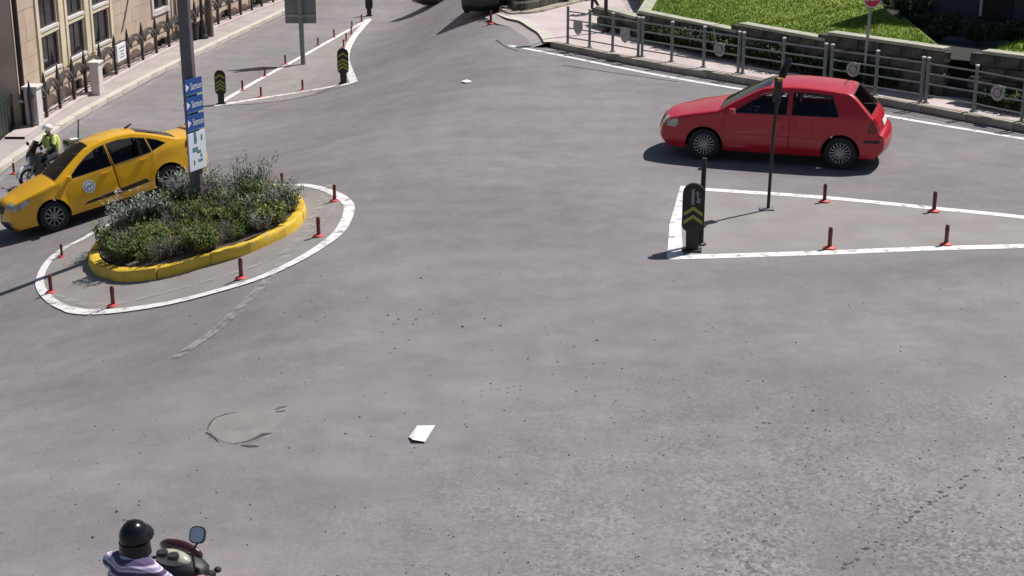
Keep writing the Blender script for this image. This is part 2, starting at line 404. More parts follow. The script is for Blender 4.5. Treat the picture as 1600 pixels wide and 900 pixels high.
def stripes_material():
    m = bpy.data.materials.new('striped_shirt'); m.use_nodes = True; t = m.node_tree; b = t.nodes['Principled BSDF']; L = t.links.new
    tc = t.nodes.new('ShaderNodeTexCoord'); wv = t.nodes.new('ShaderNodeTexWave'); wv.bands_direction = 'Z'; wv.inputs['Scale'].default_value = 3.9
    wv.inputs['Distortion'].default_value = 1.1; wv.inputs['Detail'].default_value = 1; wv.inputs['Phase Offset'].default_value = 1.2; L(tc.outputs['Object'], wv.inputs['Vector'])
    r = t.nodes.new('ShaderNodeValToRGB'); r.color_ramp.interpolation = 'CONSTANT'; e = r.color_ramp.elements
    e[0].position = 0; e[0].color = (.10, .065, .15, 1); e[1].position = .38; e[1].color = (.50, .45, .60, 1)
    k = e.new(.66); k.color = (.74, .69, .78, 1); k = e.new(.84); k.color = (.38, .32, .50, 1)
    L(wv.outputs['Fac'], r.inputs[0]); L(r.outputs[0], b.inputs['Base Color']); b.inputs['Roughness'].default_value = .9
    return m
M['stripes'] = stripes_material()
def leafmat(name, c, c2):
    m = mat(name, c, c2, 5, .7, spec=.2); t = m.node_tree; b = t.nodes['Principled BSDF']
    oi = t.nodes.new('ShaderNodeObjectInfo'); hs = t.nodes.new('ShaderNodeHueSaturation'); mr = t.nodes.new('ShaderNodeMapRange')
    mr.inputs[3].default_value = .75; mr.inputs[4].default_value = 1.25; t.links.new(oi.outputs['Random'], mr.inputs[0]); t.links.new(mr.outputs[0], hs.inputs['Value'])
    t.links.new(b.inputs['Base Color'].links[0].from_socket, hs.inputs['Color']); t.links.new(hs.outputs[0], b.inputs['Base Color'])
    return m
M['leaf_silver'] = leafmat('silver_green_leaf', (.23, .28, .22), (.38, .42, .36))
M['leaf_dark'] = leafmat('dark_green_leaf', (.045, .09, .025), (.10, .155, .045))
M['leaf_olive'] = leafmat('olive_leaf', (.15, .17, .04), (.24, .25, .08))
M['leaf_mauve'] = leafmat('faded_mauve_leaf', (.13, .11, .10), (.20, .17, .17))
M['stem'] = mat('brown_stem', (.08, .06, .04), (.12, .09, .06), 8, .9)
M['grass'] = mat('grass_blade', (.135, .235, .022), (.215, .295, .045), .55, .8, spec=.1)
M['lawn'] = mat('lawn_turf', (.12, .21, .018), (.22, .29, .045), .55, .95, bump=.4, bscale=30)
M['ivy'] = leafmat('dark_hedge_leaf', (.020, .045, .018), (.05, .085, .03))
M['shade_ground'] = mat('shade_toned_ground', (.018, .02, .015), (.035, .036, .026), 3, .95, bump=.6, bscale=20)  # near-black tone that paints shade onto the terrace ground
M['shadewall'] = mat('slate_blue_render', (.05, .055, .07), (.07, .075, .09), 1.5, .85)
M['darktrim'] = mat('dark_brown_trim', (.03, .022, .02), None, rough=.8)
M['paper'] = mat('white_paper', (.78, .78, .80), (.70, .70, .72), 10, .8)
M['stoneg'] = mat('grit_stone', (.07, .065, .068), (.12, .11, .115), 8, .9)
M['binblack'] = mat('dark_bin_metal', (.022, .028, .025), None, rough=.6)

# ================================================================== SETTING
struct(obj('ground', sheet([(-600, -200), (600, -200), (600, 900), (-600, 900)], -6, level=True), M['patch']))
gx = [-60, -40, -28, -20, -16, -14] + [-12.6 + .3 * k for k in range(43)] + [.6, 1.5, 3, 6, 9, 13, 20, 35, 60]
gy = [-8, -4, 0, 3, 6, 9] + [11 + .3 * k for k in range(146)] + [56, 60, 66, 74, 85, 100, 130]
rv = [(x * hill(x, y), y * hill(x, y), CAMH * (1 - hill(x, y))) for x in gx for y in gy]; ny = len(gy)
struct(obj('road', MB().add(rv, [(i * ny + j, (i + 1) * ny + j, (i + 1) * ny + j + 1, i * ny + j + 1) for i in range(len(gx) - 1) for j in range(ny - 1)]), M['asphalt'], smooth=60))

# --- island surfaces and painted lines (thin sheets, 4 mm steps)
isl_px = [(440, 291), (480, 291), (517, 301), (541, 316), (545, 333), (530, 363), (497, 389), (455, 413), (398, 438), (320, 461), (240, 479), (152, 489), (103, 483), (72, 463), (62, 440), (74, 412), (97, 391), (130, 374), (162, 356), (240, 322), (340, 292)]
isl = smoothline([G2(*p) for p in isl_px], 5, True)
struct(obj('traffic_island_surface', sheet(isl, .010, .3), M['island']))
struct(obj('island_edge_line', ribbon(isl, [.19 if p.x > -7 and p.y < 27 else .145 for p in isl], .018, True), M['white_paint']))
old1 = smoothline([G2(*p) for p in [(214, 470), (300, 447), (360, 430), (420, 408), (470, 378), (505, 348), (528, 318)]], 6)
struct(obj('older_island_line', ribbon(old1, .09, .024), M['faint_paint']))
old2 = smoothline([G2(*p) for p in [(517, 290), (499, 325), (478, 362), (440, 412), (400, 458), (340, 515), (275, 560)]], 6)
struct(obj('worn_crossing_line', ribbon(old2, .17, .026), M['faint_paint']))
old3 = smoothline([G2(*p) for p in [(80, 462), (110, 471), (145, 478), (200, 474)]], 6)
struct(obj('worn_inner_line', ribbon(old3, .12, .022), M['faint_paint']))

up = [G2(*p) for p in [(338, 165), (400, 128), (470, 90), (530, 56), (577, 30)]]
upr = [G2(*p) for p in [(553, 130), (546, 112), (541, 95), (543, 78), (552, 60), (564, 45), (577, 31)]]
struct(obj('splitter_island_surface', sheet([(p[0], p[1]) for p in up] + [(p[0], p[1]) for p in upr[::-1]], .010, .5), M['island']))
struct(obj('splitter_left_line', ribbon(smoothline(up, 14), .15, .018), M['white_paint']))
n_ = len(smoothline(upr, 6))
struct(obj('splitter_right_line', ribbon(smoothline(upr, 14), .22, .020), M['white_paint']))
struct(obj('splitter_stop_line', ribbon(smoothline([G2(*p) for p in [(334, 166), (387, 157.5), (440, 149), (497, 139.5), (554, 130)]], 14), .22, .014), M['white_paint']))
struct(obj('splitter_old_line', ribbon(smoothline([G2(*p) for p in [(432, 149), (470, 122), (505, 98), (530, 82)]], 6), .19, .020), M['faint_paint']))
struct(obj('splitter_old_patch', ribbon([G2(463, 128), G2(472, 148)], .24, .020), M['faint_paint']))

rt = [G2(*p) for p in [(1068, 294), (1140, 299), (1287, 309), (1460, 326), (1600, 340), (1760, 360)]]
rb = [G2(*p) for p in [(1044, 403), (1180, 399), (1300, 395), (1450, 389), (1600, 385), (1760, 380)]]
struct(obj('right_island_surface', sheet(rt + rb[::-1], .004), M['island']))
struct(obj('right_island_far_line', ribbon(smoothline(rt, 6), .21, .008), M['white_paint']))
struct(obj('right_island_near_line', ribbon(smoothline(rb, 6), .22, .008), M['white_paint']))
struct(obj('right_island_end_line', ribbon([G2(1069, 291), G2(1055, 352), G2(1055, 405)], [.13, .19, .25], .010), M['white_paint']))
el = smoothline([G2(*p) for p in [(795, 71), (868, 85), (1000, 112), (1100, 130), (1220, 150), (1396, 183), (1600, 217), (1760, 243)]], 6)
struct(obj('road_edge_line', ribbon(el, .16, .004), M['white_paint']))
struct(obj('road_seam_line', ribbon(smoothline([G2(*p) for p in [(775, 62), (790, 73), (810, 80)]], 5), .05, .004), M['crack']))
struct(obj('long_seam', ribbon(smoothline([G2(*p) for p in [(880, 102), (960, 114), (1010, 121), (1060, 128)]], 5), .06, .004), M['crack']))
band = smoothline([G2(*p) for p in [(520, 452), (600, 421), (700, 404), (820, 398), (940, 401), (1045, 404), (1300, 396), (1600, 388)]], 8)
struct(soft_ribbon('polished_wheel_track', band, 1.0, .006, M['pale_wear']))
for pts, wd in (([(120, 655), (300, 652), (450, 640), (640, 618), (900, 590)], .9), ([(560, 560), (760, 520), (1000, 470), (1300, 455)], .7), ([(0, 720), (200, 705), (420, 720), (700, 760)], .5)):
    struct(soft_ribbon('polished_wheel_track', smoothline([G2(*p) for p in pts], 8), wd * 1.5, .004, M['pale_wear']))

def resample_px(pts, st):
    out = []
    for (x0, y0), (x1, y1) in zip(pts[:-1], pts[1:]):
        n = max(1, int(math.hypot(x1 - x0, y1 - y0) / st)); out += [(x0 + (x1 - x0) * k / n, y0 + (y1 - y0) * k / n) for k in range(n)]
    return out
# patched pothole with a broken rim
ph = smoothline([G2(*p) for p in [(326, 672), (330, 655), (352, 645), (395, 640), (440, 642), (445, 652), (428, 672), (425, 681), (395, 690), (372, 694), (345, 688)]], 5, True)
struct(obj('pothole_patch', sheet(ph, .003), M['patch']))
cm = MB()
for pts, ws in (([(325, 671), (329, 660), (336, 653), (352, 648), (372, 644)], [.01, .03, .02, .03, .005]), ([(366, 693), (385, 691), (400, 685), (412, 680), (425, 677)], [.01, .03, .06, .09, .02]), ([(376, 695), (390, 697), (405, 697)], [.02, .06, .02]), ([(322, 676), (333, 682), (342, 691)], [.02, .03, .01]), ([(430, 640), (438, 637), (447, 635)], [.02, .05, .02]), ([(431, 644), (440, 643), (445, 642)], [.02, .04, .02])):
    P = [G2(*p) for p in pts]; P = [(x + random.uniform(-.01, .01), y + random.uniform(-.02, .02)) for x, y in P]
    ribbon(P, ws, .006, mb=cm)
struct(obj('pothole_cracks', cm, M['crack']))
cr = MB(); rc = random.Random(21)
for pts in ([(1310, 893), (1345, 868), (1375, 850), (1420, 812), (1470, 770), (1500, 748), (1545, 728), (1600, 700)], [(1340, 862), (1372, 846)], [(1450, 790), (1500, 762), (1540, 742)], [(1560, 735), (1620, 700)], [(745, 612), (780, 606), (818, 603)], [(1180, 668), (1205, 658)], [(990, 646), (1012, 640)]):
    P = resample_px(pts, 5)
    for x, y in P:
        if rc.random() < .45: continue
        p = G(x + rc.uniform(-3, 3), y + rc.uniform(-2, 2)); r = rc.uniform(.006, .022); n = 6; a0 = rc.random() * 6
        cr.add([(p.x + r * 1.5 * math.cos(a0 * .1 + k * 1.047) * rc.uniform(.5, 1.2), p.y + r * 1.5 * math.sin(a0 * .1 + k * 1.047) * rc.uniform(.5, 1.2), p.z + .003) for k in range(n)], [tuple(range(n))])
struct(obj('chipped_cracks', cr, M['crack']))

# loose grit on the asphalt
gm = MB()
def pebble(x, y, r):
    n = random.choice((5, 6)); a0 = random.random() * 6; vs = []
    for k in range(n): vs.append((x + r * math.cos(a0 + k * 6.283 / n) * random.uniform(.7, 1.3), y + r * math.sin(a0 + k * 6.283 / n) * random.uniform(.7, 1.3), 0))
    z0_ = TZ(x, y); vs = [(p[0], p[1], z0_) for p in vs]
    vs += [(p[0] * .6 + x * .4, p[1] * .6 + y * .4, z0_ + r * random.uniform(.5, .9)) for p in vs]
    gm.add(vs, [(i, (i + 1) % n, n + (i + 1) % n, n + i) for i in range(n)] + [tuple(range(n, 2 * n))])
for px, py in [(606, 493), (616, 507), (623, 499), (645, 507), (650, 500), (656, 484), (723, 511), (757, 498), (782, 509), (769, 547), (759, 588), (767, 600), (825, 561), (872, 566), (933, 532), (900, 612), (930, 619), (658, 435), (670, 420), (781, 428), (562, 652), (540, 678), (648, 700), (606, 493), (617, 545), (610, 552), (1270, 642), (1290, 672), (218, 783), (217, 790), (182, 800), (322, 810), (145, 840), (1118, 398)]:
    p = G(px, py); pebble(p.x, p.y, random.uniform(.010, .022))
for k in range(700):
    px = random.uniform(-40, 1640); py = random.uniform(430, 930) if k > 250 else random.uniform(1, 1) * 0 + random.uniform(610, 930)
    if k <= 250: px = random.uniform(950, 1640)
    p = G(px, py)
    if not inside(isl, p.x, p.y): pebble(p.x, p.y, random.uniform(.004, .013))
struct(obj('loose_grit', gm, M['stoneg']), 'stuff')

BEFORE = set(COL.objects)
# --- left pavement with its kerb stones
def FQ(y):
    yy = min(max(y, 27), 53); t = yy - 40; q = -9.11036 + .124185 * t + .0058629 * t * t
    return q + (y - yy) * (.124185 + 2 * .0058629 * t)
def FD(y):
    return Vector((FQ(y + .2) - FQ(y - .2), .4)).normalized()
kerbL = smoothline([GF2(*p) for p in [(-40, 297), (5, 268), (60, 229), (120, 189), (200, 144), (290, 97), (370, 58), (445, 22), (500, -8), (560, -40)]], 10)
back = [(FQ(y) - .9, y) for y in [50, 45, 40, 36, 33, 30, 27]]
pl = struct(obj('left_pavement', sheet([(p.x, p.y) for p in offset2(kerbL, .14)] + [(FQ(56) - 1, 56)] + back + [(-13, 26)], .10, level=True), M['pavement_grey']))
def resample(pts, step):
    out = [Vector(pts[0][:2])]; acc = 0
    for a, b in zip(pts[:-1], pts[1:]):
        a = Vector(a[:2]); b = Vector(b[:2]); L_ = (b - a).length; d = step - acc
        while d <= L_:
            out.append(a + (b - a) * (d / L_)); d += step
        acc = (acc + L_) % step
    return out
def kerb_run(parent, pts, step, wid, h, m, off, gap=.012):
    P = resample(pts, step); ms = []
    for v in range(4):
        b = MB().bbox((0, 0, h / 2), (step - gap, wid, h), .018)
        b.v = [(x + random.uniform(-.004, .004), y + random.uniform(-.004, .004), z + random.uniform(-.003, .003)) for x, y, z in b.v]
        ms.append(b.mesh('kerb_stone', m))
    for a, b in zip(P[:-1], P[1:]):
        d = (b - a).normalized(); nrm = Vector((-d.y, d.x)); c = (a + b) / 2 + nrm * off
        link('kerb_stone', random.choice(ms), parent, (c.x, c.y, random.uniform(-.006, .004)), math.atan2(d.y, d.x) + random.uniform(-.006, .006))
kerb_run(pl, kerbL, .95, .16, .125, M['kerb_cream'], .07)
gut = [Vector(p) for p in offset2(kerbL, -.16)]
struct(obj('gutter_line', ribbon(gut, .09, .004, level=True), M['faint_paint']))

R0 = set(COL.objects)
# --- right pavement with its kerb stones
kerbR_px = [(860, 74), (931, 89), (1027, 109), (1098, 121), (1177, 134), (1387, 166), (1434, 175), (1506, 189), (1600, 207), (1760, 236)]
kerbR = smoothline([G2(*p) for p in kerbR_px], 6)
apron = [G2(*p) for p in [(783, 27), (800, 35), (820, 40), (836, 50), (850, 59)]]
wallbase_px = [(940, 40), (1000, 55), (1045, 68), (1098, 80), (1153, 91), (1240, 106), (1346, 130), (1434, 144), (1600, 167), (1760, 190)]
WB = [G(px, py, .15) for px, py in wallbase_px]
back2 = [(p.x + .3, p.y + .6) for p in WB[::-1]]
pr = struct(obj('right_pavement', sheet([(p.x, p.y) for p in offset2(kerbR, .1)] + back2 + [(4.4, 46), (5.0, 50), (8.5, 62), (0, 62), (-.2, 49)] + apron, .145, level=True), M['pavement_pink']))
kerb_run(pr, kerbR, 1.15, .22, .155, M['kerb'], .10)
struct(obj('dropped_kerb_skirt', ribbon(smoothline(apron + [G2(860, 74)], 5), .35, .147), M['kerb_cream']))
sk = MB()
ap = smoothline(apron + [G2(860, 74)], 4); ao = offset2(ap, -.5)
sk.add([(p.x, p.y, .146) for p in ap] + [(p.x, p.y, .002) for p in ao], [(i, i + 1, len(ap) + i + 1, len(ap) + i) for i in range(len(ap) - 1)])
struct(obj('dropped_kerb_ramp', sk, M['pavement_grey']))

RIGHTSIDE = set(COL.objects) - R0
# ================================================================== LEFT BUILDING
bl = thing('stone_building', 'beige building with cream window surround and barred basement openings along the left street', 'building', (FQ(31.5) - .3, 31.5, 0))
OX, OY = FQ(31.5) - .3, 31.5
def fp(y, z, out=0.0):
    """point on the gently bent street front, relative to the building's base"""
    d = FD(y); n = Vector((d.y, -d.x)); x = FQ(y) - .3
    return (x + n.x * out - OX, y + n.y * out - OY, z)
cols = [(33.17, 34.28), (34.95, 35.97), (36.6, 37.66)]
rows = [(.90, 1.64), (1.81, 2.55), (2.75, 3.5)]
wins = [(a, b, c, d) for (a, b) in cols for (c, d) in rows] + [(40.83, 41.85, 1.10, 1.82), (45.3, 46.3, 1.1, 1.82), (40.83, 41.85, 2.4, 3.2), (45.3, 46.3, 2.4, 3.2)]
base_w = [(35.13, 35.55, .13, .36), (36.97, 37.24, .13, .30), (40.97, 41.72, .13, .31), (45.93, 46.6, .13, .36), (48.42, 49.16, .13, .36)]
ys = sorted(set([31.5, 58] + [q for w_ in wins + base_w for q in w_[:2]] + [31.5 + k * .9 for k in range(1, 29)]))
zs = sorted(set([0, 7.5, .7, 4.5] + [q for w_ in wins + base_w for q in w_[2:]]))
wm = MB()
for i in range(len(ys) - 1):
    for j in range(len(zs) - 1):
        yc, zc = (ys[i] + ys[i + 1]) / 2, (zs[j] + zs[j + 1]) / 2
        if any(a < yc < b and c < zc < d for a, b, c, d in wins + base_w): continue
        wm.add([fp(ys[i], zs[j]), fp(ys[i + 1], zs[j]), fp(ys[i + 1], zs[j + 1]), fp(ys[i], zs[j + 1])], [(0, 1, 2, 3)])
for a, b, c, d in wins + base_w:
    q = [(a, c), (b, c), (b, d), (a, d)]
    for (y0, z0), (y1, z1) in zip(q, q[1:] + q[:1]):
        wm.add([fp(y0, z0), fp(y1, z1), fp(y1, z1, -.2), fp(y0, z0, -.2)], [(0, 1, 2, 3)])
c0 = fp(31.5, 0); c1 = (c0[0] - 14, c0[1] - 1.2, 0); c2 = fp(58, 0); c3 = (c2[0] - 14, c2[1] + 2, 0)
def up_(p, z): return (p[0], p[1], z)
wm.add([c0, c1, up_(c1, 7.5), up_(c0, 7.5)], [(0, 1, 2, 3)]); wm.add([c1, c3, up_(c3, 7.5), up_(c1, 7.5)], [(0, 1, 2, 3)]); wm.add([c3, c2, up_(c2, 7.5), up_(c3, 7.5)], [(0, 1, 2, 3)])
obj('wall', wm, M['plaster'], bl)
rm = MB(); rp = [fp(y, 0, .3) for y in (31.2, 38, 45, 52, 58.3)] + [(c3[0] - .4, c3[1] + .4, 0), (c1[0] - .4, c1[1] - .4, 0)]
rm.prism([(p[0], p[1]) for p in rp], 7.5, 7.75); obj('roof', rm, M['kerb'], bl)
def slab(mb, y0, y1, z0, z1, o0, o1, mi=0):
    P = [fp(y0, z0, o0), fp(y1, z0, o0), fp(y1, z1, o0), fp(y0, z1, o0), fp(y0, z0, o1), fp(y1, z0, o1), fp(y1, z1, o1), fp(y0, z1, o1)]
    mb.add(P, [(0, 1, 2, 3), (4, 5, 6, 7), (0, 1, 5, 4), (1, 2, 6, 5), (2, 3, 7, 6), (3, 0, 4, 7)], mi); return mb
for a, b, c, d in wins:
    f = MB(); t = .045
    for (y0, y1, z0, z1) in ((a, a + t, c, d), (b - t, b, c, d), (a + t, b - t, c, c + t), (a + t, b - t, d - t, d), ((a + b) / 2 - .018, (a + b) / 2 + .018, c + t, d - t)):
        slab(f, y0, y1, z0, z1, -.075, -.035)
    wf = obj('window', f, M['frame'], bl)
    obj('pane', slab(MB(), a + t, b - t, c + t, d - t, -.06, -.05), M['darkglass'], wf)
    obj('sill', slab(MB(), a - .03, b + .03, c - .055, c + .004, -.04, .045), M['sill'], wf)
for a, b, c, d in base_w:
    wf = obj('basement_window', slab(MB(), a, b, c, d, -.10, -.09), M['darkglass'], bl)
    for k in range(3):
        yy = a + (b - a) * (k + .5) / 3; obj('bar', slab(MB(), yy - .012, yy + .012, c, d, -.06, -.04), M['iron'], wf)
# cream surround round the three tall windows, pilasters, lintel bands
tm = MB()
for y0, y1 in ((32.93, 33.10), (34.35, 34.50), (34.74, 34.88), (36.03, 36.18), (36.40, 36.53), (37.73, 37.88)): slab(tm, y0, y1, .80, 3.7, -.01, .045)
for y0, y1 in ((34.53, 34.71), (36.21, 36.37)): slab(tm, y0, y1, .80, 3.7, -.01, .02)
for a, b in cols:
    for z0, z1 in ((.66, .82), (1.66, 1.735), (2.57, 2.67), (3.52, 3.66)): slab(tm, a - .05, b + .05, z0, z1, -.01, .025)
obj('window_surround', tm, M['stonetrim'], bl)
for a, b in ((40.83, 41.85), (45.3, 46.3)):
    for c, d in ((1.10, 1.82), (2.4, 3.2)):
        sm_ = MB(); P = []
        for (y0, z0) in ((a - .003, c - .058), (b + .003, c - .058), (b + .003, d + .003), (a - .003, d + .003)):
            P.append((y0, z0))
        Q = [(a - .13, c - .13), (b + .13, c - .13), (b + .13, d + .13), (a - .13, d + .13)]
        vs = [fp(y, z, o) for o in (-.01, .04) for (y, z) in P + Q]
        fs = []
        for k in range(4):
            n_ = (k + 1) % 4; fs += [(8 + k, 8 + n_, 12 + n_, 12 + k), (k, n_, 8 + n_, 8 + k), (4 + k, 4 + n_, 12 + n_, 12 + k)]
        obj('small_window_surround', sm_.add(vs, fs), M['sill'], bl)
obj('plinth_ledge', slab(MB(), 31.5, 32.9, .60, .66, -.01, .09), M['sill'], bl)
for y in (42.55,):
    obj('downpipe', MB().tube([fp(y, z, .07) for z in (0, 2, 4, 7.4)], .045, 8), M['iron_brown'], bl, smooth=40)
obj('downpipe', MB().tube([fp(31.56, z, .08) for z in (0, 2, 4, 7.4)] , .055, 8), M['iron'], bl, smooth=40)
obj('cable', MB().tube([fp(38.45, .95, .03), fp(38.7, 1.2, .03), fp(39.1, 1.7, .03), fp(39.3, 3.2, .03)], .018, 6), M['iron_brown'], bl)
# stone facing joints: shallow blocks standing a little proud on the plain wall
bk = []
for v in range(3):
    bk.append(None)
def block(y0, y1, z0, z1, o): link('facing_stone', slab(MB(), y0 + .006, y1 - .006, z0 + .006, z1 - .006, -.01, o).mesh('facing_stone', M['plaster']), bl)
for zr in range(9):
    z0 = .72 + zr * .33; z1 = z0 + .33
    for (ya, yb) in ((31.68, 32.9), (37.92, 40.6), (42.75, 45.1)):
        y = ya + (.35 if zr % 2 else 0)
        prev = ya
        while prev < yb - .05:
            nx = min(prev + random.uniform(.55, .85), yb)
            if yb - nx < .2: nx = yb
            block(prev, nx, z0, z1, random.uniform(.004, .014)); prev = nx

# ------------------------------------------------------------------ iron fence along the left pavement
fe = thing('iron_fence', 'black spear post fence with double arched tops in front of the beige building', 'fence', (FQ(40), 40, .10))
fx, fy = FQ(40), 40
plm = MB()
yy = [30.4 + .5 * k for k in range(46)]
for i in range(len(yy) - 1):
    a, b = yy[i], yy[i + 1]
    qa = [Vector((FQ(a), a)) + Vector((FD(a).y, -FD(a).x)) * o for o in (.12, -.28)]; qb = [Vector((FQ(b), b)) + Vector((FD(b).y, -FD(b).x)) * o for o in (.12, -.28)]
    P = [qa[0], qb[0], qb[1], qa[1]]; plm.add([(p.x - fx, p.y - fy, z) for z in (-.1, .05) for p in P], [(4, 5, 6, 7), (0, 1, 5, 4), (2, 3, 7, 6)])
obj('plinth', plm, M['pavement_pink'], fe)
po = [(-.034, .03), (.034, .03), (.040, .35), (.060, .66), (.060, .74), (.006, 1.0), (-.006, 1.0), (-.060, .74), (-.060, .66), (-.045, .35)]
pm = MB(); n = len(po)
for s_ in (-.028, .028): pm.v += [(s_ * (.25 if b > .85 else 1), a, b) for a, b in po]
pm.f += [tuple(range(n)), tuple(range(n, 2 * n))[::-1]] + [(i, (i + 1) % n, n + (i + 1) % n, n + i) for i in range(n)]; pm.m += [0] * (n + 2)
pme = pm.mesh('post', M['iron'])
posts = [31.3, 32.24, 33.14, 34.1, 34.93, 36.0, 37.07, 37.99, 39.03, 40.04, 41.0, 42.0, 43.05, 43.95, 44.83, 45.78, 46.64, 47.53, 48.33, 49.28, 50.2, 51.1, 52.0]
for y in posts:
    d = FD(y); link('post', pme, fe, (FQ(y) - fx, y - fy, 0), math.atan2(d.y, d.x) - math.pi / 2)
for a, b in zip(posts[:-1], posts[1:]):
    def bay(t, z): 
        y = a + (b - a) * t; return (FQ(y) - fx, y - fy, z)
    am = MB()
    for r0, w_ in ((1.0, .075), (.62, .055)):
        P = [bay(.5 - .47 * r0 * math.cos(math.pi * k / 10), .50 + .25 * r0 * math.sin(math.pi * k / 10)) for k in range(11)]
        for p, q in zip(P[:-1], P[1:]):
            p = Vector(p); q = Vector(q); u = Vector((.03, 0, 0)); z_ = Vector((0, 0, w_ / 2))
            am.add([p - u - z_, q - u - z_, q - u + z_, p - u + z_, p + u - z_, q + u - z_, q + u + z_, p + u + z_], [(0, 1, 2, 3), (4, 5, 6, 7), (0, 1, 5, 4), (3, 2, 6, 7)])
    am.tube([bay(.03, .50), bay(.97, .50)], .018, 6)
    obj('arch_rail', am, M['iron_brown'], fe)
    obj('bottom_rail', MB().tube([bay(.03, .13), bay(.97, .13)], .016, 6), M['iron'], fe)
# piers and sign
def pier(name, label, base_px, h, sx, sy, m, lean=0):
    g = GF(*base_px, .10); d = FD(g.y); t = thing(name, label, 'pier', g, math.atan2(d.y, d.x) - math.pi / 2, 'gate piers in the iron fence')
    obj('shaft', MB().bbox((0, 0, h / 2), (sx, sy, h), .012), m, t); obj('cap', MB().bbox((0, 0, h + .025), (sx + .07, sy + .07, .05), .012), M['sill'], t); return t
pier('gate_pier', 'white gate pier beside the white notice board on the fence', (153, 147), .70, .20, .30, M['sill'])
pier('gate_pier', 'pale gate pier nearest the police motorcycle', (56, 197), .80, .26, .34, M['sill'])
sy_ = 37.28; d = FD(sy_)
sg = thing('notice_board', 'white notice board mounted on the iron fence', 'sign', (FQ(sy_) + .07, sy_, .46), math.atan2(d.y, d.x) - math.pi / 2)
obj('panel', MB().bbox((0, 0, .19), (.05, .62, .40), .008), M['white'], sg)
for k, (z, l) in enumerate(((.30, .40), (.22, .28), (.15, .22), (.08, .30))): obj('text_line', MB().box((.0265, .02, z), (.004, l, .025)), M['signteal'], sg)
obj('bracket', MB().box((-.05, 0, .15), (.06, .5, .04)), M['iron'], sg)
# dark yard gate in the shaded recess left of the building corner
gt = thing('yard_gate', 'dark sheet metal yard gate in the shade left of the building corner', 'gate', (FQ(30.6) - .35, 30.6, .1), R(94))
for k in range(7): obj('slat', MB().bbox((-.75 + k * .25, 0, .36), (.22, .03, .66), .006), M['binblack'], gt)
obj('gate_frame', MB().box((0, .03, .08), (1.8, .03, .05)).box((0, .03, .64), (1.8, .03, .05)), M['iron'], gt)

# street furniture on the left pavement
g = GF(317, 60, .1)
t = thing('ornate_lamp_post', 'black ornate lamp post with flared base on the left pavement', 'lamp post', g)
obj('base', MB().lathe([(.16, 0), (.16, .06), (.12, .12), (.13, .25), (.085, .36), (.05, .5)], 14), M['iron'], t, smooth=35)
obj('shaft', MB().tube([(0, 0, .48), (0, 0, 1.5), (0, 0, 2.6)], [.045, .038, .032], 10), M['iron'], t, smooth=40)
obj('lantern', MB().lathe([(.03, 2.6), (.13, 2.68), (.17, 3.0), (.10, 3.1), (.02, 3.18)], 8), M['iron'], t)
g = GF(303, 62, .1)
t = thing('litter_bin', 'dark green litter bin by the ornate lamp post', 'bin', g, R(80))
obj('body', MB().bbox((0, 0, .22), (.24, .26, .42), .03), M['binblack'], t); obj('lid', MB().bbox((0, 0, .45), (.27, .29, .05), .02), M['iron'], t); obj('foot', MB().box((0, 0, .005), (.2, .2, .02)), M['iron'], t)
g = GF(329, 57, .1)
t = thing('wooden_pole', 'weathered wooden utility pole beside the ornate lamp post', 'pole', g)
obj('shaft', MB().tube([(0, 0, 0), (-.02, 0, 1.5), (-.05, .02, 6)], [.095, .085, .06], 9), M['bark'], t, smooth=50)
obj('crossarm', MB().box((-.05, .02, 5.7), (1.2, .08, .1)), M['bark'], t)
# ------------------------------------------------------------------ direction sign seen from behind
g = GF(474, 101)
t = thing('road_sign', 'grey road sign seen from behind on the splitter island', 'sign', g)
obj('pole', MB().tube([(0, 0, 0), (-.02, 0, 1.2), (-.05, 0, 2.6)], .062, 10), M['signback'], t, smooth=40)
obj('panel', MB().bbox((-.03, .10, 1.72), (.78, .02, 1.40), .008), M['signback'], t)
for z in (1.22, 1.75, 2.25): obj('brace', MB().box((-.03, .075, z), (.74, .03, .05)), M['galv'], t)
obj('clamp', MB().box((-.03, .02, 1.22), (.16, .14, .05)).box((-.03, .02, 2.25), (.16, .14, .05)), M['galv'], t)

# the left street front stands on the lower ground of the hill: set it there at its true size
HK = 1.26
def settle(objs):
    for o in objs:
        if o.parent is None: o.location = (o.location.x * HK, o.location.y * HK, CAMH + HK * (o.location.z - CAMH)); o.scale = tuple(q * HK for q in o.scale)
settle(set(COL.objects) - BEFORE - RIGHTSIDE)

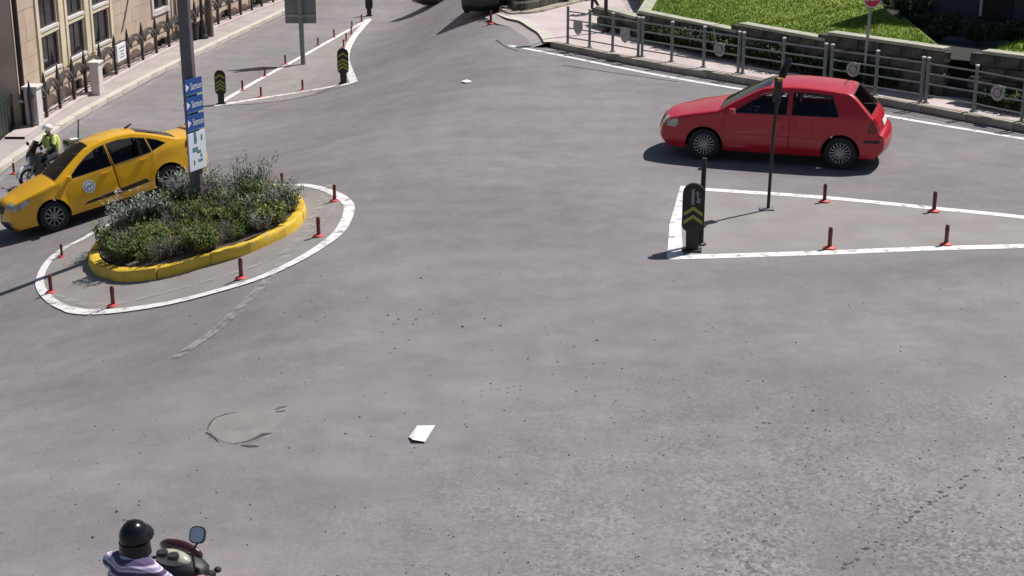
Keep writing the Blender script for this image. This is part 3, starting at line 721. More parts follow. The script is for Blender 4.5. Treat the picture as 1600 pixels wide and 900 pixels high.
# ================================================================== PLANTER ISLAND
out_px = [(139, 412), (143, 424), (158, 434), (200, 441), (262, 434), (330, 415), (378, 401), (430, 379), (462, 361), (477, 342), (474, 325), (462, 312), (442, 305), (400, 300), (345, 309), (270, 332), (215, 356), (170, 382), (148, 396)]
OUTL = smoothline([G2(*p) for p in out_px], 4, True)
ar = sum(OUTL[i].x * OUTL[(i + 1) % len(OUTL)].y - OUTL[(i + 1) % len(OUTL)].x * OUTL[i].y for i in range(len(OUTL)))
INN = offset2(OUTL, .20 if ar > 0 else -.20, True)
pt = thing('roadside_planter', 'raised planter bed with chipped yellow kerb round the lamp pole', 'planter', (-5.2, 24.3, 0)); PX, PY = -5.2, 24.3
rr = random.Random(3); N = len(OUTL); SEG = 5
for s0 in range(0, N, SEG):
    n_ = min(SEG, N - s0); V = []; F = []; dz = rr.uniform(-.012, .012); dn_ = rr.uniform(-.018, .018)
    for i in range(n_ + 1):
        o, q = OUTL[(s0 + i) % N], INN[(s0 + i) % N]; e = (.008 if i == 0 else -.008 if i == n_ else 0)
        tg = (OUTL[(s0 + i + 1) % N] - OUTL[(s0 + i - 1) % N]).normalized() * e; u_ = (q - o).normalized() * dn_; j = lambda a=.010: rr.uniform(-a, a)
        row = [(0, 0), (.0, .13), (.05, .175), (.12, .188), (.80, .188), (.97, .17), (1.0, 0)]
        for f_, z in row:
            p = o.lerp(q, f_) + tg + u_; V.append((p.x - PX + j(), p.y - PY + j(), (z + dz + j() if z > .02 else 0) + TZ(p.x, p.y)))
    m_ = 7
    for i in range(n_):
        for k in range(m_ - 1): F.append((i * m_ + k, (i + 1) * m_ + k, (i + 1) * m_ + k + 1, i * m_ + k + 1))
    F.append(tuple(range(m_))); F.append(tuple(n_ * m_ + k for k in range(m_))[::-1])
    obj('kerb_stone', MB().add(V, F), M['yellow_kerb'], pt, smooth=35)
sl_ = sheet(INN, .19, .4); sl_.v = [(x - PX, y - PY, z) for x, y, z in sl_.v]; obj('soil', sl_, M['soil'], pt)

def stalk_bush(name, mats, n, h, spread, lw, ll, seed, lean=.5, per=9):
    r = random.Random(seed); mb = MB()
    for k in range(n):
        a = r.uniform(0, 6.283); rad = spread * .55 * math.sqrt(r.random()); b = Vector((rad * math.cos(a), rad * math.sin(a), 0))
        L_ = h * r.uniform(.55, 1.0); tip = b + Vector((math.cos(a) * lean * L_ * r.uniform(.1, .8), math.sin(a) * lean * L_ * r.uniform(.1, .8), L_))
        mi = 1 if r.random() < .28 else 0
        sd_ = Vector((-math.sin(a), math.cos(a), 0)) * .005
        mb.add([b - sd_, b + sd_, tip], [(0, 1, 2)], 2)
        for q in range(per):
            t = r.uniform(.15, 1.0); p = b.lerp(tip, t); an = r.uniform(0, 6.283); el = r.uniform(.2, 1.1)
            d = Vector((math.cos(an) * math.cos(el), math.sin(an) * math.cos(el), math.sin(el))); s = d.cross(Vector((0, 0, 1))).normalized() * lw * r.uniform(.7, 1.3); l = ll * r.uniform(.6, 1.3)
            mb.add([p, p + d * l * .5 + s, p + d * l, p + d * l * .5 - s], [(0, 1, 2, 3)], mi)
    me = bpy.data.meshes.new(name); me.from_pydata(mb.v, [], mb.f)
    for m in mats: me.materials.append(m)
    me.polygons.foreach_set('material_index', mb.m); return me
def leaf_stem_pair(mb_name, leaf, seed, **k):
    pass
def plant(name, label, cat, group, leaf_me, stem_me, loc, rz, s):
    t = thing(name, label, cat, loc, rz, group, s); link('foliage', leaf_me, t); link('stem', stem_me, t); return t
def stem_mesh(n, h, seed):
    r = random.Random(seed); mb = MB()
    for k in range(n):
        a = r.uniform(0, 6.28); mb.tube([(0, 0, -.03), (math.cos(a) * .03, math.sin(a) * .03, h * .3), (math.cos(a) * .10, math.sin(a) * .10, h * .65)], [.012, .009, .004], 5)
    return mb.mesh('stem', M['stem'])
silver = [stalk_bush('foliage', [M['leaf_silver'], M['leaf_mauve'], M['stem']], 95, .58, .42, .009, .075, s, .55, 11) for s in (1, 2, 3)]
dark = [stalk_bush('foliage', [M['leaf_dark'], M['leaf_olive'], M['stem']], 85, .46, .42, .013, .075, s, .6, 12) for s in (4, 5, 6)]
olive = [stalk_bush('foliage', [M['leaf_olive'], M['leaf_dark'], M['stem']], 75, .44, .38, .012, .08, s, .6, 11) for s in (7, 8)]
mauve = [stalk_bush('foliage', [M['leaf_mauve'], M['leaf_dark'], M['stem']], 80, .5, .40, .009, .07, s, .55, 11) for s in (9, 10)]
stems = [stem_mesh(7, .4, s) for s in (1, 2)]
rp = random.Random(12); placed = []
INN2 = offset2(OUTL, .31 if ar > 0 else -.31, True)
px_pole = G(311, 343)
tries = 0
while len(placed) < 120 and tries < 6000:
    tries += 1
    x = rp.uniform(-8.2, -3.2); y = rp.uniform(23, 31)
    if not inside(INN2, x, y) or any((x - a) ** 2 + ((y - b)) ** 2 < .20 ** 2 for a, b in placed) or (x - px_pole.x) ** 2 + (y - px_pole.y) ** 2 < .05: continue
    placed.append((x, y))
for x, y in placed:
    # nearer the camera dark and olive plants, silver ones at the back as in the bed
    fr = rp.random(); u_, v_ = x, y
    front = y - (25.7 + (x + 7.25) * .2) # height above the near kerb line
    if front > 1.3: kind = 's' if fr < .78 else ('m' if fr < .88 else 'd')
    elif front > .8: kind = 's' if fr < .34 else ('m' if fr < .62 else 'd')
    else: kind = 'd' if fr < .50 else ('o' if fr < .82 else 'm')
    if x > -4.6: kind = 'd' if fr < .62 else ('o' if fr < .78 else 's')
    me, nm, lb = {'s': (rp.choice(silver), 'lavender_bush', 'silvery green lavender bush in the yellow kerbed planter'), 'd': (rp.choice(dark), 'green_shrub', 'dark green low shrub in the yellow kerbed planter'), 'o': (rp.choice(olive), 'olive_shrub', 'olive yellow low shrub in the yellow kerbed planter'), 'm': (rp.choice(mauve), 'faded_lavender', 'faded mauve brown lavender in the yellow kerbed planter')}[kind]
    dpole = math.hypot(x - px_pole.x, y - px_pole.y)
    where = 'close round the lamp pole' if dpole < .75 else 'at the right end of the yellow kerbed planter' if x > -4.6 else 'at the left end of the yellow kerbed planter' if x < -6.7 else 'along the near yellow kerb of the planter' if front < .9 else 'at the back of the planter, on the taxi side' if front > 1.7 else 'in the middle of the yellow kerbed planter'
    lb = lb.replace('in the yellow kerbed planter', where)
    s = rp.choice((.7, .85, 1.0, 1.15, 1.4)) * rp.uniform(.9, 1.1) * (1.12 if kind == 's' else 1) * (.85 if front < .55 else 1) * (.80 if x < -6.4 else .72 if x < -5.6 else .70)
    plant(nm, lb, 'plant', {'s': 'silvery lavender bushes in the planter', 'd': 'dark green shrubs in the planter', 'o': 'olive shrubs in the planter', 'm': 'faded lavenders in the planter'}[kind] + ', ' + where, me, rp.choice(stems), (x, y, TZ(x, y) + .185), rp.uniform(0, 6.28), s)

# ------------------------------------------------------------------ lamp pole with street name signs
g = px_pole
lp = thing('lamp_pole', 'tall grey street lamp pole rising out of the planter bed', 'lamp post', (g.x, g.y, g.z + .18))
obj('shaft', MB().tube([(0, 0, -.05), (-.02, 0, 3), (-.05, 0, 8.6)], [.122, .122, .080], 8), M['lamppole'], lp)
obj('base_plate', MB().bbox((0, 0, .02), (.36, .36, .04), .01), M['galv'], lp)
obj('arm', MB().tube([(0, 0, 8.4), (.1, -.3, 8.8), (.25, -1.1, 9.0)], .04, 8), M['lamppole'], lp)
obj('lamp_head', MB().bbox((.3, -1.35, 9.0), (.24, .6, .1), .04, rz=R(-12)), M['galv'], lp)
def zat(y, py):
    v = (py - 450) / FPX; return CAMH + y * (-ST - v * CT) / (CT - v * ST)
ga = R(65); wd = .50
cx0, cy0 = g.x - .03, g.y - .395
def panel(name, label, pyt, pyb, m, group=None):
    zt, zb = zat(cy0, pyt), zat(cy0, pyb); t = thing(name, label, 'sign', (cx0, cy0, zb), ga, group); h = zt - zb
    obj('board', MB().bbox((wd / 2 + .01, 0, h / 2), (wd, .022, h - .012), .004), m, t); obj('clamp', MB().box((.10, .035, h / 2), (.12, .07, .05)), M['galv'], t); return t, h
def text_mesh(s, size, m, width=None):
    cu = bpy.data.curves.new('lettering', 'FONT'); cu.body = s; cu.size = size; cu.extrude = .0015
    o = bpy.data.objects.new('lettering', cu); COL.objects.link(o); dg = bpy.context.evaluated_depsgraph_get(); dg.update()
    me = bpy.data.meshes.new_from_object(o.evaluated_get(dg)); bpy.data.objects.remove(o)
    if width:
        xs = [v.co.x for v in me.vertices]; k = width / (max(xs) - min(xs)); x0 = min(xs)
        for v in me.vertices: v.co.x = (v.co.x - x0) * k
    me.materials.clear(); me.materials.append(m); return me
def letters(parent, s, size, x, z, m, width=None, yy=-.0135):
    o = link('lettering', text_mesh(s, size, m, width), parent, (x, yy, z)); o.rotation_euler = (math.pi / 2, 0, 0); return o
for k, (a, b, lab) in enumerate(((126, 152, 'topmost blue direction sign on the lamp pole'), (154, 180, 'middle blue direction sign on the lamp pole'), (182, 208, 'lowest blue direction sign, just above the white map board'))):
    t, h = panel('direction_sign', lab, a, b, M['signblue'], 'blue direction signs on the lamp pole')
    obj('arrow', MB().prism([(.03, .0), (.03, .14), (.13, .07)], -.001, .0015).xf(Matrix.Translation((0, -.0115, h * .5 - .065)) @ Matrix.Rotation(math.pi / 2, 4, 'X')), M['signwhite'], t)
    letters(t, 'Samsun', .17, .17, h * .5 - .05, M['signwhite'], .31)
    obj('border_line', MB().box((wd / 2 + .01, -.012, .018), (wd - .03, .003, .012)), M['signteal'], t)
t, h = panel('map_board', 'white map board below the blue signs on the lamp pole', 210, 270, M['signwhite'])
for (x, z, sx, sz, m) in ((.30, .86, .10, .22, 'signteal'), (.34, .80, .05, .08, 'signteal'), (.55, .82, .06, .10, 'signgreen'), (.28, .55, .22, .08, 'signteal'), (.42, .47, .16, .05, 'signgreen'), (.50, .36, .07, .06, 'signgreen'), (.22, .22, .05, .09, 'signgreen'), (.46, .24, .18, .05, 'signteal')):
    o = obj('map_mark', MB().bbox((0, 0, 0), (sx * .72, .004, sz), .0015), M[m], t); o.location = (x * .76 - .02, -.0125, h * z)

# ------------------------------------------------------------------ red marker bollards
bt = thing('marker_bollard', 'x', 'bollard', (0, 0, -50), 0, 'red marker bollards on the traffic islands')
obj('stem', MB().lathe([(.040, .02), (.036, .05), (.034, .14), (.034, .33), (.030, .345), (.012, .35)], 12), M['bollard'], bt, smooth=40)
obj('foot', MB().lathe([(.105, 0), (.10, .018), (.06, .032), (.04, .04)], 14), M['bollardbase'], bt, smooth=40)
obj('band', MB().lathe([(.0375, .235), (.0375, .29)], 12), M['bollard'], bt, smooth=40)
BOL = [((97, 402), (95, 382), 'red marker bollard at the back left of the planter island'), ((80, 458), (77, 430), 'red marker bollard at the left tip of the planter island'), ((177, 479), (172, 448), 'red marker bollard in front of the planter, left one'), ((377, 436), (375, 404), 'red marker bollard in front of the middle of the yellow kerb'), ((498, 370), (496, 340), 'red marker bollard at the right front of the planter island'), ((523, 315), (521, 289), 'red marker bollard at the right tip of the planter island'), ((441, 293), (438, 271), 'red marker bollard just behind the right end of the planter'),
       ((1288, 316), (1286, 288), 'red marker bollard on the far line of the right island, nearer the thin post'), ((1459, 331), (1461, 300), 'red marker bollard on the far line of the right island, right one'), ((1296, 389), (1299, 356), 'red marker bollard on the near line of the right island, nearer the chevron post'), ((1478, 383), (1481, 352), 'red marker bollard on the near line of the right island, right one'),
       ((414, 120), (413, 105), 'small red bollard on the left line of the splitter island, second from its near corner'), ((379, 142), (378, 126), 'small red bollard on the left line of the splitter island, nearest its chevron post'), ((446, 101), (445, 86), 'small red bollard left of the grey road sign pole'), ((497, 72), (497, 59), 'small red bollard on the left line, first beyond the road sign'), ((522, 59), (521, 46), 'small red bollard on the left line, second beyond the road sign'), ((550, 44), (550, 33), 'small red bollard on the left line near the far tip'), ((549, 54), (549, 42), 'small red bollard just below the far tip of the splitter island'), ((541, 64), (541, 52), 'small red bollard on the right line, third from the far tip'), ((537, 75), (537, 62), 'small red bollard behind the right chevron post of the splitter island'), ((565, 35), (565, 23), 'small red bollard at the far tip of the splitter island'), ((408, 152), (407, 136), 'small red bollard on the near line of the splitter island, left one'), ((473, 142), (473, 125), 'small red bollard on the near line of the splitter island, right one'),
       ((767, 38), (765, 17), 'single red bollard in front of the dark car at the top'), ((22, 272), (19, 255), 'small red bollard on the left pavement corner')]
for i, (b, tp, lab) in enumerate(BOL):
    p = G(*b); hh = zat(p.y, tp[1]) - p.z
    if i == 0: o = bt; o.location = (p.x, p.y, p.z + .010); o['label'] = lab; o.scale = (max(.62, hh / .35) ,) * 3
    else: o = dup(bt, (p.x, p.y, p.z + .010), rp.uniform(0, 6), lab, max(.5, hh / .35))
del BOL

# ------------------------------------------------------------------ chevron keep-side posts
def outline_post():
    o = []
    for k in range(9):
        a = math.pi * k / 8; o.append((.17 * math.cos(a), .90 + .17 * math.sin(a)))
    o += [(-.17, .42), (-.155, .36), (-.10, .31), (-.095, .02), (.095, .02), (.10, .31), (.155, .36), (.165, .42)]
    return o
def ext(poly, y0, y1, mb=None, mi=0):
    mb = mb or MB(); n = len(poly)
    return mb.add([(x, y0, z) for x, z in poly] + [(x, y1, z) for x, z in poly], [tuple(range(n)), tuple(range(n, 2 * n))[::-1]] + [(i, (i + 1) % n, n + (i + 1) % n, n + i) for i in range(n)], mi)
def chevron_post(base_px, s, rz, label, kind):
    p = G(*base_px); t = thing('chevron_post', label, 'bollard', (p.x, p.y, p.z + .010), rz, 'black and yellow chevron posts on the islands', s)
    bm_ = bmesh.new(); me0 = ext(outline_post(), -.045, .045).mesh('body', M['chevblack']); bm_.from_mesh(me0)
    bmesh.ops.bevel(bm_, geom=[e for e in bm_.edges if len(e.link_faces) == 2 and e.calc_face_angle() > .9], offset=.012, segments=2, affect='EDGES'); bm_.to_mesh(me0); bm_.free(); link('body', me0, t)
    obj('base_plate', MB().bbox((0, 0, .012), (.30, .22, .024), .006), M['chevblack'], t)
    zz = [.66, .55, .44] if kind == 'plain' else [.60, .47]
    if kind == 'plain': zz = [.84] + zz
    for z in zz:
        obj('chevron', ext([(-.145, z - .045), (0, z + .055), (.145, z - .045), (.145, z + .010), (0, z + .112), (-.145, z + .010)], -.0485, -.044), M['chevyellow'], t)
    if kind == 'arrow':
        obj('sign_disc', ext([(.135 * math.cos(a * math.pi / 12), .885 + .135 * math.sin(a * math.pi / 12)) for a in range(24)], -.0475, -.044), M['chevblack'], t)
        obj('sign_bar', ext([(-.035, .74), (.012, .74), (.012, 1.0), (-.035, .97)], -.051, -.046), M['chevgrey'], t)
        obj('sign_arrow', ext([(.035, .95), (.07, .95), (.085, .82), (.115, .84), (.09, .755), (.03, .79), (.06, .81)], -.051, -.046), M['chevgrey'], t)
    return t
chevron_post((1081, 392), 1.0, R(-8), 'black chevron post with grey arrow disc on the right island', 'arrow')
chevron_post((346, 163), .89, R(6), 'black and yellow chevron post at the near left corner of the splitter island', 'plain')
chevron_post((537, 131), .93, R(4), 'black and yellow chevron post at the near right corner of the splitter island', 'plain')
chevron_post((577, 25), .82, R(170), 'dark chevron post at the far tip of the splitter island, seen from behind', 'plain')
p = G(1094, 386)
t = thing('short_post', 'plain dark post standing right behind the arrow chevron post', 'post', (p.x + .02, p.y + .12, .008))
obj('shaft', MB().tube([(0, 0, 0), (0, 0, .7), (.01, 0, 1.38)], [.045, .042, .036], 10), M['chevblack'], t, smooth=40); obj('foot', MB().lathe([(.09, 0), (.085, .02), (.045, .035)], 12), M['chevblack'], t)
# thin post with a bent sign, edge-on
p = G(1200, 328)
t = thing('bent_sign_post', 'thin dark sign post with twisted edge-on signs in front of the red car', 'sign', (p.x, p.y, .008), 0)
obj('pole', MB().tube([(0, 0, 0), (.02, 0, 1.3), (.10, 0, 2.42)], .028, 10), M['chevblack'], t, smooth=40)
obj('base_plate', MB().bbox((-.02, 0, .012), (.24, .16, .024), .005), M['galv'], t)
obj('lower_panel', MB().bbox((0, 0, 0), (.05, .19, .40), .024, M=Matrix.Rotation(R(24), 3, 'Z') @ Matrix.Rotation(R(2), 3, 'Y')), M['chevblack'], t).location = (.06, .02, 2.02)
obj('upper_panel', MB().bbox((0, 0, 0), (.04, .15, .34), .018, M=Matrix.Rotation(R(26), 3, 'Z') @ Matrix.Rotation(R(22), 3, 'Y')), M['chevblack'], t).location = (.165, .0, 2.40)
obj('reflector', MB().bbox((0, 0, 0), (.07, .09, .05), .01), M['chevyellow'], t).location = (.06, -.16, 2.24)

# ================================================================== RIGHT SIDE: guard rail, wall, lawn
def rail_panel(pxs, label, crest_at=None, crest_kind='ring'):
    P = [G(px, py, .146) for px, py in pxs]; o = P[0]
    t = thing('guard_rail', label, 'railing', o, 0, 'grey pedestrian guard rail panels along the right pavement')
    hgt = 1.0
    pm = MB().tube([(0, 0, 0), (0, 0, hgt - .03)], .038, 10).mesh('post', M['railgrey'], 40)
    cm = MB().lathe([(.046, hgt - .035), (.046, hgt - .005), (.02, hgt + .008), (.002, hgt + .01)], 10).mesh('post_cap', M['railcap'], 40)
    fm = MB().bbox((0, 0, .006), (.14, .14, .012), .003).mesh('foot_plate', M['railgrey'])
    for p in P:
        q = p - o; a = link('post', pm, t, q); link('post_cap', cm, a); link('foot_plate', fm, a)
    for f in (.86, .64, .42, .17):
        obj('rail', MB().tube([(p - o) + Vector((0, 0, hgt * f)) for p in P], .0175, 8), M['railgrey'], t, smooth=40)
    if crest_at:
        i, fr = crest_at; a, b = P[i] - o, P[i + 1] - o; c = a.lerp(b, fr); d = (b - a); rz = math.atan2(d.y, d.x)
        pts = [(.17 * math.cos(k * math.pi / 12), .17 * math.sin(k * math.pi / 12)) for k in range(24)]
        if crest_kind == 'shield': pts = [(-.15, .17), (.15, .17), (.17, -.02), (.10, -.16), (0, -.22), (-.10, -.16), (-.17, -.02)]
        else: pts = [(x + (.03 if (x > .1 and z > .05) else 0), z + (.05 if (x > .1 and z > .05) else 0)) for x, z in pts]
        cr = obj('crest_plate', ext(pts, -.036, -.024), M['crest'], t); cr.location = (c.x, c.y, .50); cr.rotation_euler = (0, 0, rz)
        rg = MB(); n = 20
        sc_ = 1.0
        for k in range(n):
            a0, a1 = 2 * math.pi * k / n, 2 * math.pi * (k + 1) / n
            if crest_kind == 'shield': continue
            rg.add([(.085 * math.cos(a0), -.039, .085 * math.sin(a0)), (.105 * math.cos(a0), -.039, .105 * math.sin(a0)), (.105 * math.cos(a1), -.039, .105 * math.sin(a1)), (.085 * math.cos(a1), -.039, .085 * math.sin(a1))], [(0, 1, 2, 3)])
        if crest_kind != 'shield':
            rg.add([(.095, -.039, .0), (.112, -.039, .0), (.112, -.039, .12), (.095, -.039, .12)], [(0, 1, 2, 3)])
            k2 = obj('crest_outline', rg, M['crestdark'], t); k2.location = cr.location; k2.rotation_euler = cr.rotation_euler
    return t
rail_panel([(887, 68.5), (921, 74), (957, 80.5), (997, 88)], 'far left guard rail panel at the pavement corner, with shield crests', (0, .5), 'shield')
rail_panel([(1003, 88.5), (1049, 96.2), (1099, 104.8), (1153, 114)], 'second guard rail panel from the pavement corner, left of the red car roof', (2, .46), 'ring')
rail_panel([(1160, 115.2), (1222, 125.2), (1287, 135.4)], 'guard rail panel right behind the bent sign post')
rail_panel([(1297, 137), (1367, 148.2), (1438, 159.5)], 'guard rail panel behind the back of the red car, with round crest', (0, .50), 'ring')
rail_panel([(1446, 160.8), (1521, 174.2), (1596, 190)], 'guard rail panel at the right picture edge, with round crest', (1, .48), 'ring')
rail_panel([(1604, 191.5), (1685, 206), (1768, 221)], 'guard rail panel continuing beyond the right picture edge')
# second shield on the first panel
c1_, c2_ = G(957, 80.5, .146), G(997, 88, .146); cc = c1_.lerp(c2_, .5); o_ = G(887, 68.5, .146)
fr_ = [q for q in COL.objects if q.name.startswith('guard_rail')][0]
x_ = [c for c in fr_.children if c.name.startswith('crest_plate')][0].copy(); COL.objects.link(x_); x_.parent = fr_; x_.location = (cc.x - o_.x, cc.y - o_.y, .50)

# --- stone garden wall built of separate stones, in stepped sections
ws_m = []
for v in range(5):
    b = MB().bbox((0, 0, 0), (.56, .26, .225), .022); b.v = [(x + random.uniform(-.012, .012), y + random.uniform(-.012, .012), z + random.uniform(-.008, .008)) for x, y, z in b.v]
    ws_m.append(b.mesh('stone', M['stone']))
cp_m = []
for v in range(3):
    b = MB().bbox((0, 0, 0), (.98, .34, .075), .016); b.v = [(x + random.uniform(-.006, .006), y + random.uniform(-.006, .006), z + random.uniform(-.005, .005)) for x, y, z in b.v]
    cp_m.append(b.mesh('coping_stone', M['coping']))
WALLTOP = []
def wall_section(a, b, h, label):
    a, b = G(*a, .15), G(*b, .15); d = b - a; L_ = d.length; d.normalize(); rz = math.atan2(d.y, d.x)
    t = thing('garden_wall', label, 'wall', (a.x, a.y, .15), rz, 'stepped sections of the stone garden wall')
    nr = max(2, round((h - .08) / .235)); rh = (h - .08) / nr
    for r_ in range(nr):
        x = -.28 if r_ % 2 else 0
        while x < L_:
            s = .575; cx = x + s / 2
            if cx > 0 and cx < L_:
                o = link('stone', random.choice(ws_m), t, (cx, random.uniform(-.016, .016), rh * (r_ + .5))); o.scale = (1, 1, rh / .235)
            x += s
    n = round(L_ / 1.0)
    for k in range(n):
        o = link('coping_stone', random.choice(cp_m), t, (L_ * (k + .5) / n, 0, h - .038 + random.uniform(-.004, .004))); o.scale = (L_ / n / .99, 1, 1)
    obj('mortar_core', MB().box((L_ / 2, .03, (h - .08) / 2), (L_ - .02, .17, h - .09)), M['soil'], t)
    WALLTOP.append((a, b, h + .15)); return t
wall_section((938, 39), (1000, 57), .55, 'lowest stone garden wall section at the far left end by the dark post')
wall_section((1001, 57.3), (1157, 91.5), .73, 'stone garden wall section behind the second guard rail panel')
wall_section((1158, 92), (1293, 119.5), .92, 'stone garden wall section behind the bent sign post')
wall_section((1294, 119.8), (1474, 150), 1.08, 'stone garden wall section behind the red sign pole')
wall_section((1532, 157), (1760, 190), 1.12, 'stone garden wall section right of the dark steps')
lp_ = WALLTOP[0][1]; le_ = G(1034, -8, .15)
wall_section((1003, 55), (1040, -14), .60, 'low stone wall along the left end of the lawn, beside the footpath'); WALLTOP.pop()
# --- lawn (one turf sheet with grass standing on it)
la = []
for a, b, h in WALLTOP[1:4]:
    la += [Vector((a.x + .05, a.y + .15, h - .09)), Vector((b.x + .05, b.y + .15, h - .09))]
def lawn_z(x, y):
    # rises away from the wall
    best = None
    for a, b, h in WALLTOP[1:4]:
        d = Vector((b.x - a.x, b.y - a.y)); L_ = d.length; d /= L_; t = max(0, min(L_, (x - a.x) * d.x + (y - a.y) * d.y)); n = (Vector((x - a.x, y - a.y)) - d * t).length
        if best is None or n < best[0]: best = (n, h)
    return min(best[1] - .10, .62 + max(0, x - 4.2) * .5) + min(best[0], 8) * .06 * _sst((x - 4.2) / 4)
x0_, x1_ = WALLTOP[1][0].x, 14.0
gp = []; NX, NY = 46, 30; lm = MB()
def wall_y(x):
    for a, b, h in WALLTOP[1:4]:
        if a.x <= x <= b.x: return a.y + (b.y - a.y) * (x - a.x) / (b.x - a.x)
    a, b, h = WALLTOP[3] if x > WALLTOP[3][1].x else WALLTOP[1]
    return a.y + (b.y - a.y) * (x - a.x) / (b.x - a.x)
for i in range(NX + 1):
    x = 3.9 + (WALLTOP[3][1].x - 3.9) * i / NX; yb = wall_y(x) + .13
    for j in range(NY + 1):
        y = yb + 16 * (j / NY) ** 1.3; gp.append((x, y, lawn_z(x, y)))
lm.v = gp; lm.f = [(i * (NY + 1) + j, (i + 1) * (NY + 1) + j, (i + 1) * (NY + 1) + j + 1, i * (NY + 1) + j + 1) for i in range(NX) for j in range(NY)]; lm.m = [0] * len(lm.f)
struct(obj('lawn', lm, M['lawn'], smooth=60))
gr = random.Random(5); gb = MB()
for k in range(45000):
    x = gr.uniform(3.75, WALLTOP[3][1].x - .05); y = wall_y(x) + .15 + 10 * gr.random() ** 1.2; z = lawn_z(x, y) - .01
    h = gr.uniform(.025, .07) * (1.5 if gr.random() < .08 else 1); a = gr.uniform(0, 6.28); s = .012; lx, ly = gr.uniform(-.05, .05), gr.uniform(-.05, .05)
    gb.v += [(x - s * math.cos(a), y - s * math.sin(a), z), (x + s * math.cos(a), y + s * math.sin(a), z), (x + lx, y + ly, z + h)]; q = len(gb.v); gb.f.append((q - 3, q - 2, q - 1)); gb.m.append(0)
gme = bpy.data.meshes.new('grass'); gme.from_pydata(gb.v, [], gb.f); gme.materials.append(M['grass'])
struct(link('grass', gme), 'stuff')
# right patch of lawn beyond the steps
a, b, h = WALLTOP[4]
lm2 = MB(); lm2.add([(a.x + .1, a.y + .15, h - .05), (b.x, b.y + .15, h - .05), (b.x + 1, b.y + 2.2, h + .1), (a.x + 1.7, a.y + 1.2, h + .08)], [(0, 1, 2, 3)])
struct(obj('lawn_corner', lm2, M['lawn']))
gb = MB()
for k in range(2500):
    t, u = gr.random(), gr.random(); x = a.x + .25 + (b.x - a.x - .4) * t + 1.3 * u; y = (a.y + (b.y - a.y) * t) + .2 + 1.1 * u; h0 = h - .06 + .13 * u
    an = gr.uniform(0, 6.28); s = .014; hh = gr.uniform(.05, .14); gb.v += [(x - s * math.cos(an), y - s * math.sin(an), h0), (x + s * math.cos(an), y + s * math.sin(an), h0), (x + gr.uniform(-.05, .05), y + gr.uniform(-.05, .05), h0 + hh)]; q = len(gb.v); gb.f.append((q - 3, q - 2, q - 1)); gb.m.append(0)
gme = bpy.data.meshes.new('grass'); gme.from_pydata(gb.v, [], gb.f); gme.materials.append(M['grass']); struct(link('grass', gme), 'stuff')
# --- dark hedge plants along the foot of the wall
hedge = [stalk_bush('foliage', [M['ivy'], M['leaf_dark'], M['stem']], 90, .46, .55, .020, .085, s, .7, 12) for s in (21, 22, 23)]
hr = random.Random(9)
for i in range(34):
    t_ = (i + .5) / 34; px = 1008 + 470 * t_ + hr.uniform(-5, 5) if i < 28 else 1538 + (i - 28) * 15
    py = 57 + (px - 1000) * (90 - 57) / 155 if px < 1155 else 90.5 + (px - 1155) * (148 - 90.5) / 310
    wl_ = 'behind the second guard rail panel' if px < 1155 else 'behind the bent sign post' if px < 1293 else 'behind the stop sign pole' if px < 1480 else 'at the right picture edge'
    p = G(px, py + 3, .15); hp_ = hr.choice(('d', 'd', 'd', 'l'))
    plant('hedge_plant', 'low dark leafy plant at the wall foot, ' + wl_ if hp_ == 'd' else 'lighter olive leafy plant at the wall foot, ' + wl_, 'plant', ('dark plants along the wall foot, ' if hp_ == 'd' else 'olive plants along the wall foot, ') + wl_, hedge[i % 3] if hp_ == 'd' else dark[i % 3], stems[i % 2], (p.x, p.y - .02, .148), i * 1.3, hr.uniform(.8, 1.35))
for i, (px, py, s) in enumerate([(948, 44, .6), (968, 50, .7), (985, 54, .55)]):
    p = G(px, py, .15); plant('verge_plant', 'small yellowish plant at the foot of the dark lamp column', 'plant', 'yellowish plants at the dark lamp column', olive[i % 2], stems[i % 2], (p.x, p.y - .1, .148), i * 2.1, s)

# --- shaded building behind the lawn, with steps
A_ = G(1456, 20, 1.1); B_ = G(1770, 54, 1.1); d = (B_ - A_); rz = math.atan2(d.y, d.x)
db = thing('shaded_building', 'dark slate building with boarded wall and doorway in shade behind the lawn', 'building', (A_.x, A_.y, .4), rz)
Lb = 9.0
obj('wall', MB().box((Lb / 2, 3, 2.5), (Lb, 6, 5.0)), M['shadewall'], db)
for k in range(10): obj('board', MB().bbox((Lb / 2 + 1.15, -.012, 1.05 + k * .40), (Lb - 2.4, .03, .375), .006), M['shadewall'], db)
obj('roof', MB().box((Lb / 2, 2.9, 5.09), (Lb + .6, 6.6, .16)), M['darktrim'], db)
dr = obj('door', MB().bbox((1.75, -.03, 1.45), (.85, .06, 1.5), .01), M['darktrim'], db)
obj('handle', MB().bbox((2.05, -.075, 1.4), (.03, .04, .12), .008), M['galv'], dr)
obj('post', MB().bbox((1.38, -.10, 1.12), (.06, .06, .72), .008).bbox((1.46, -.10, 1.51), (.52, .07, .06), .008), M['sill'], db)
for k, (y, h) in enumerate(((-.25, .66), (-.6, .54), (-.95, .42), (-1.3, .30))): obj('step', MB().bbox((2.4, y - .0, h / 2), (3.4, .35, h), .012), M['shadewall'], db)
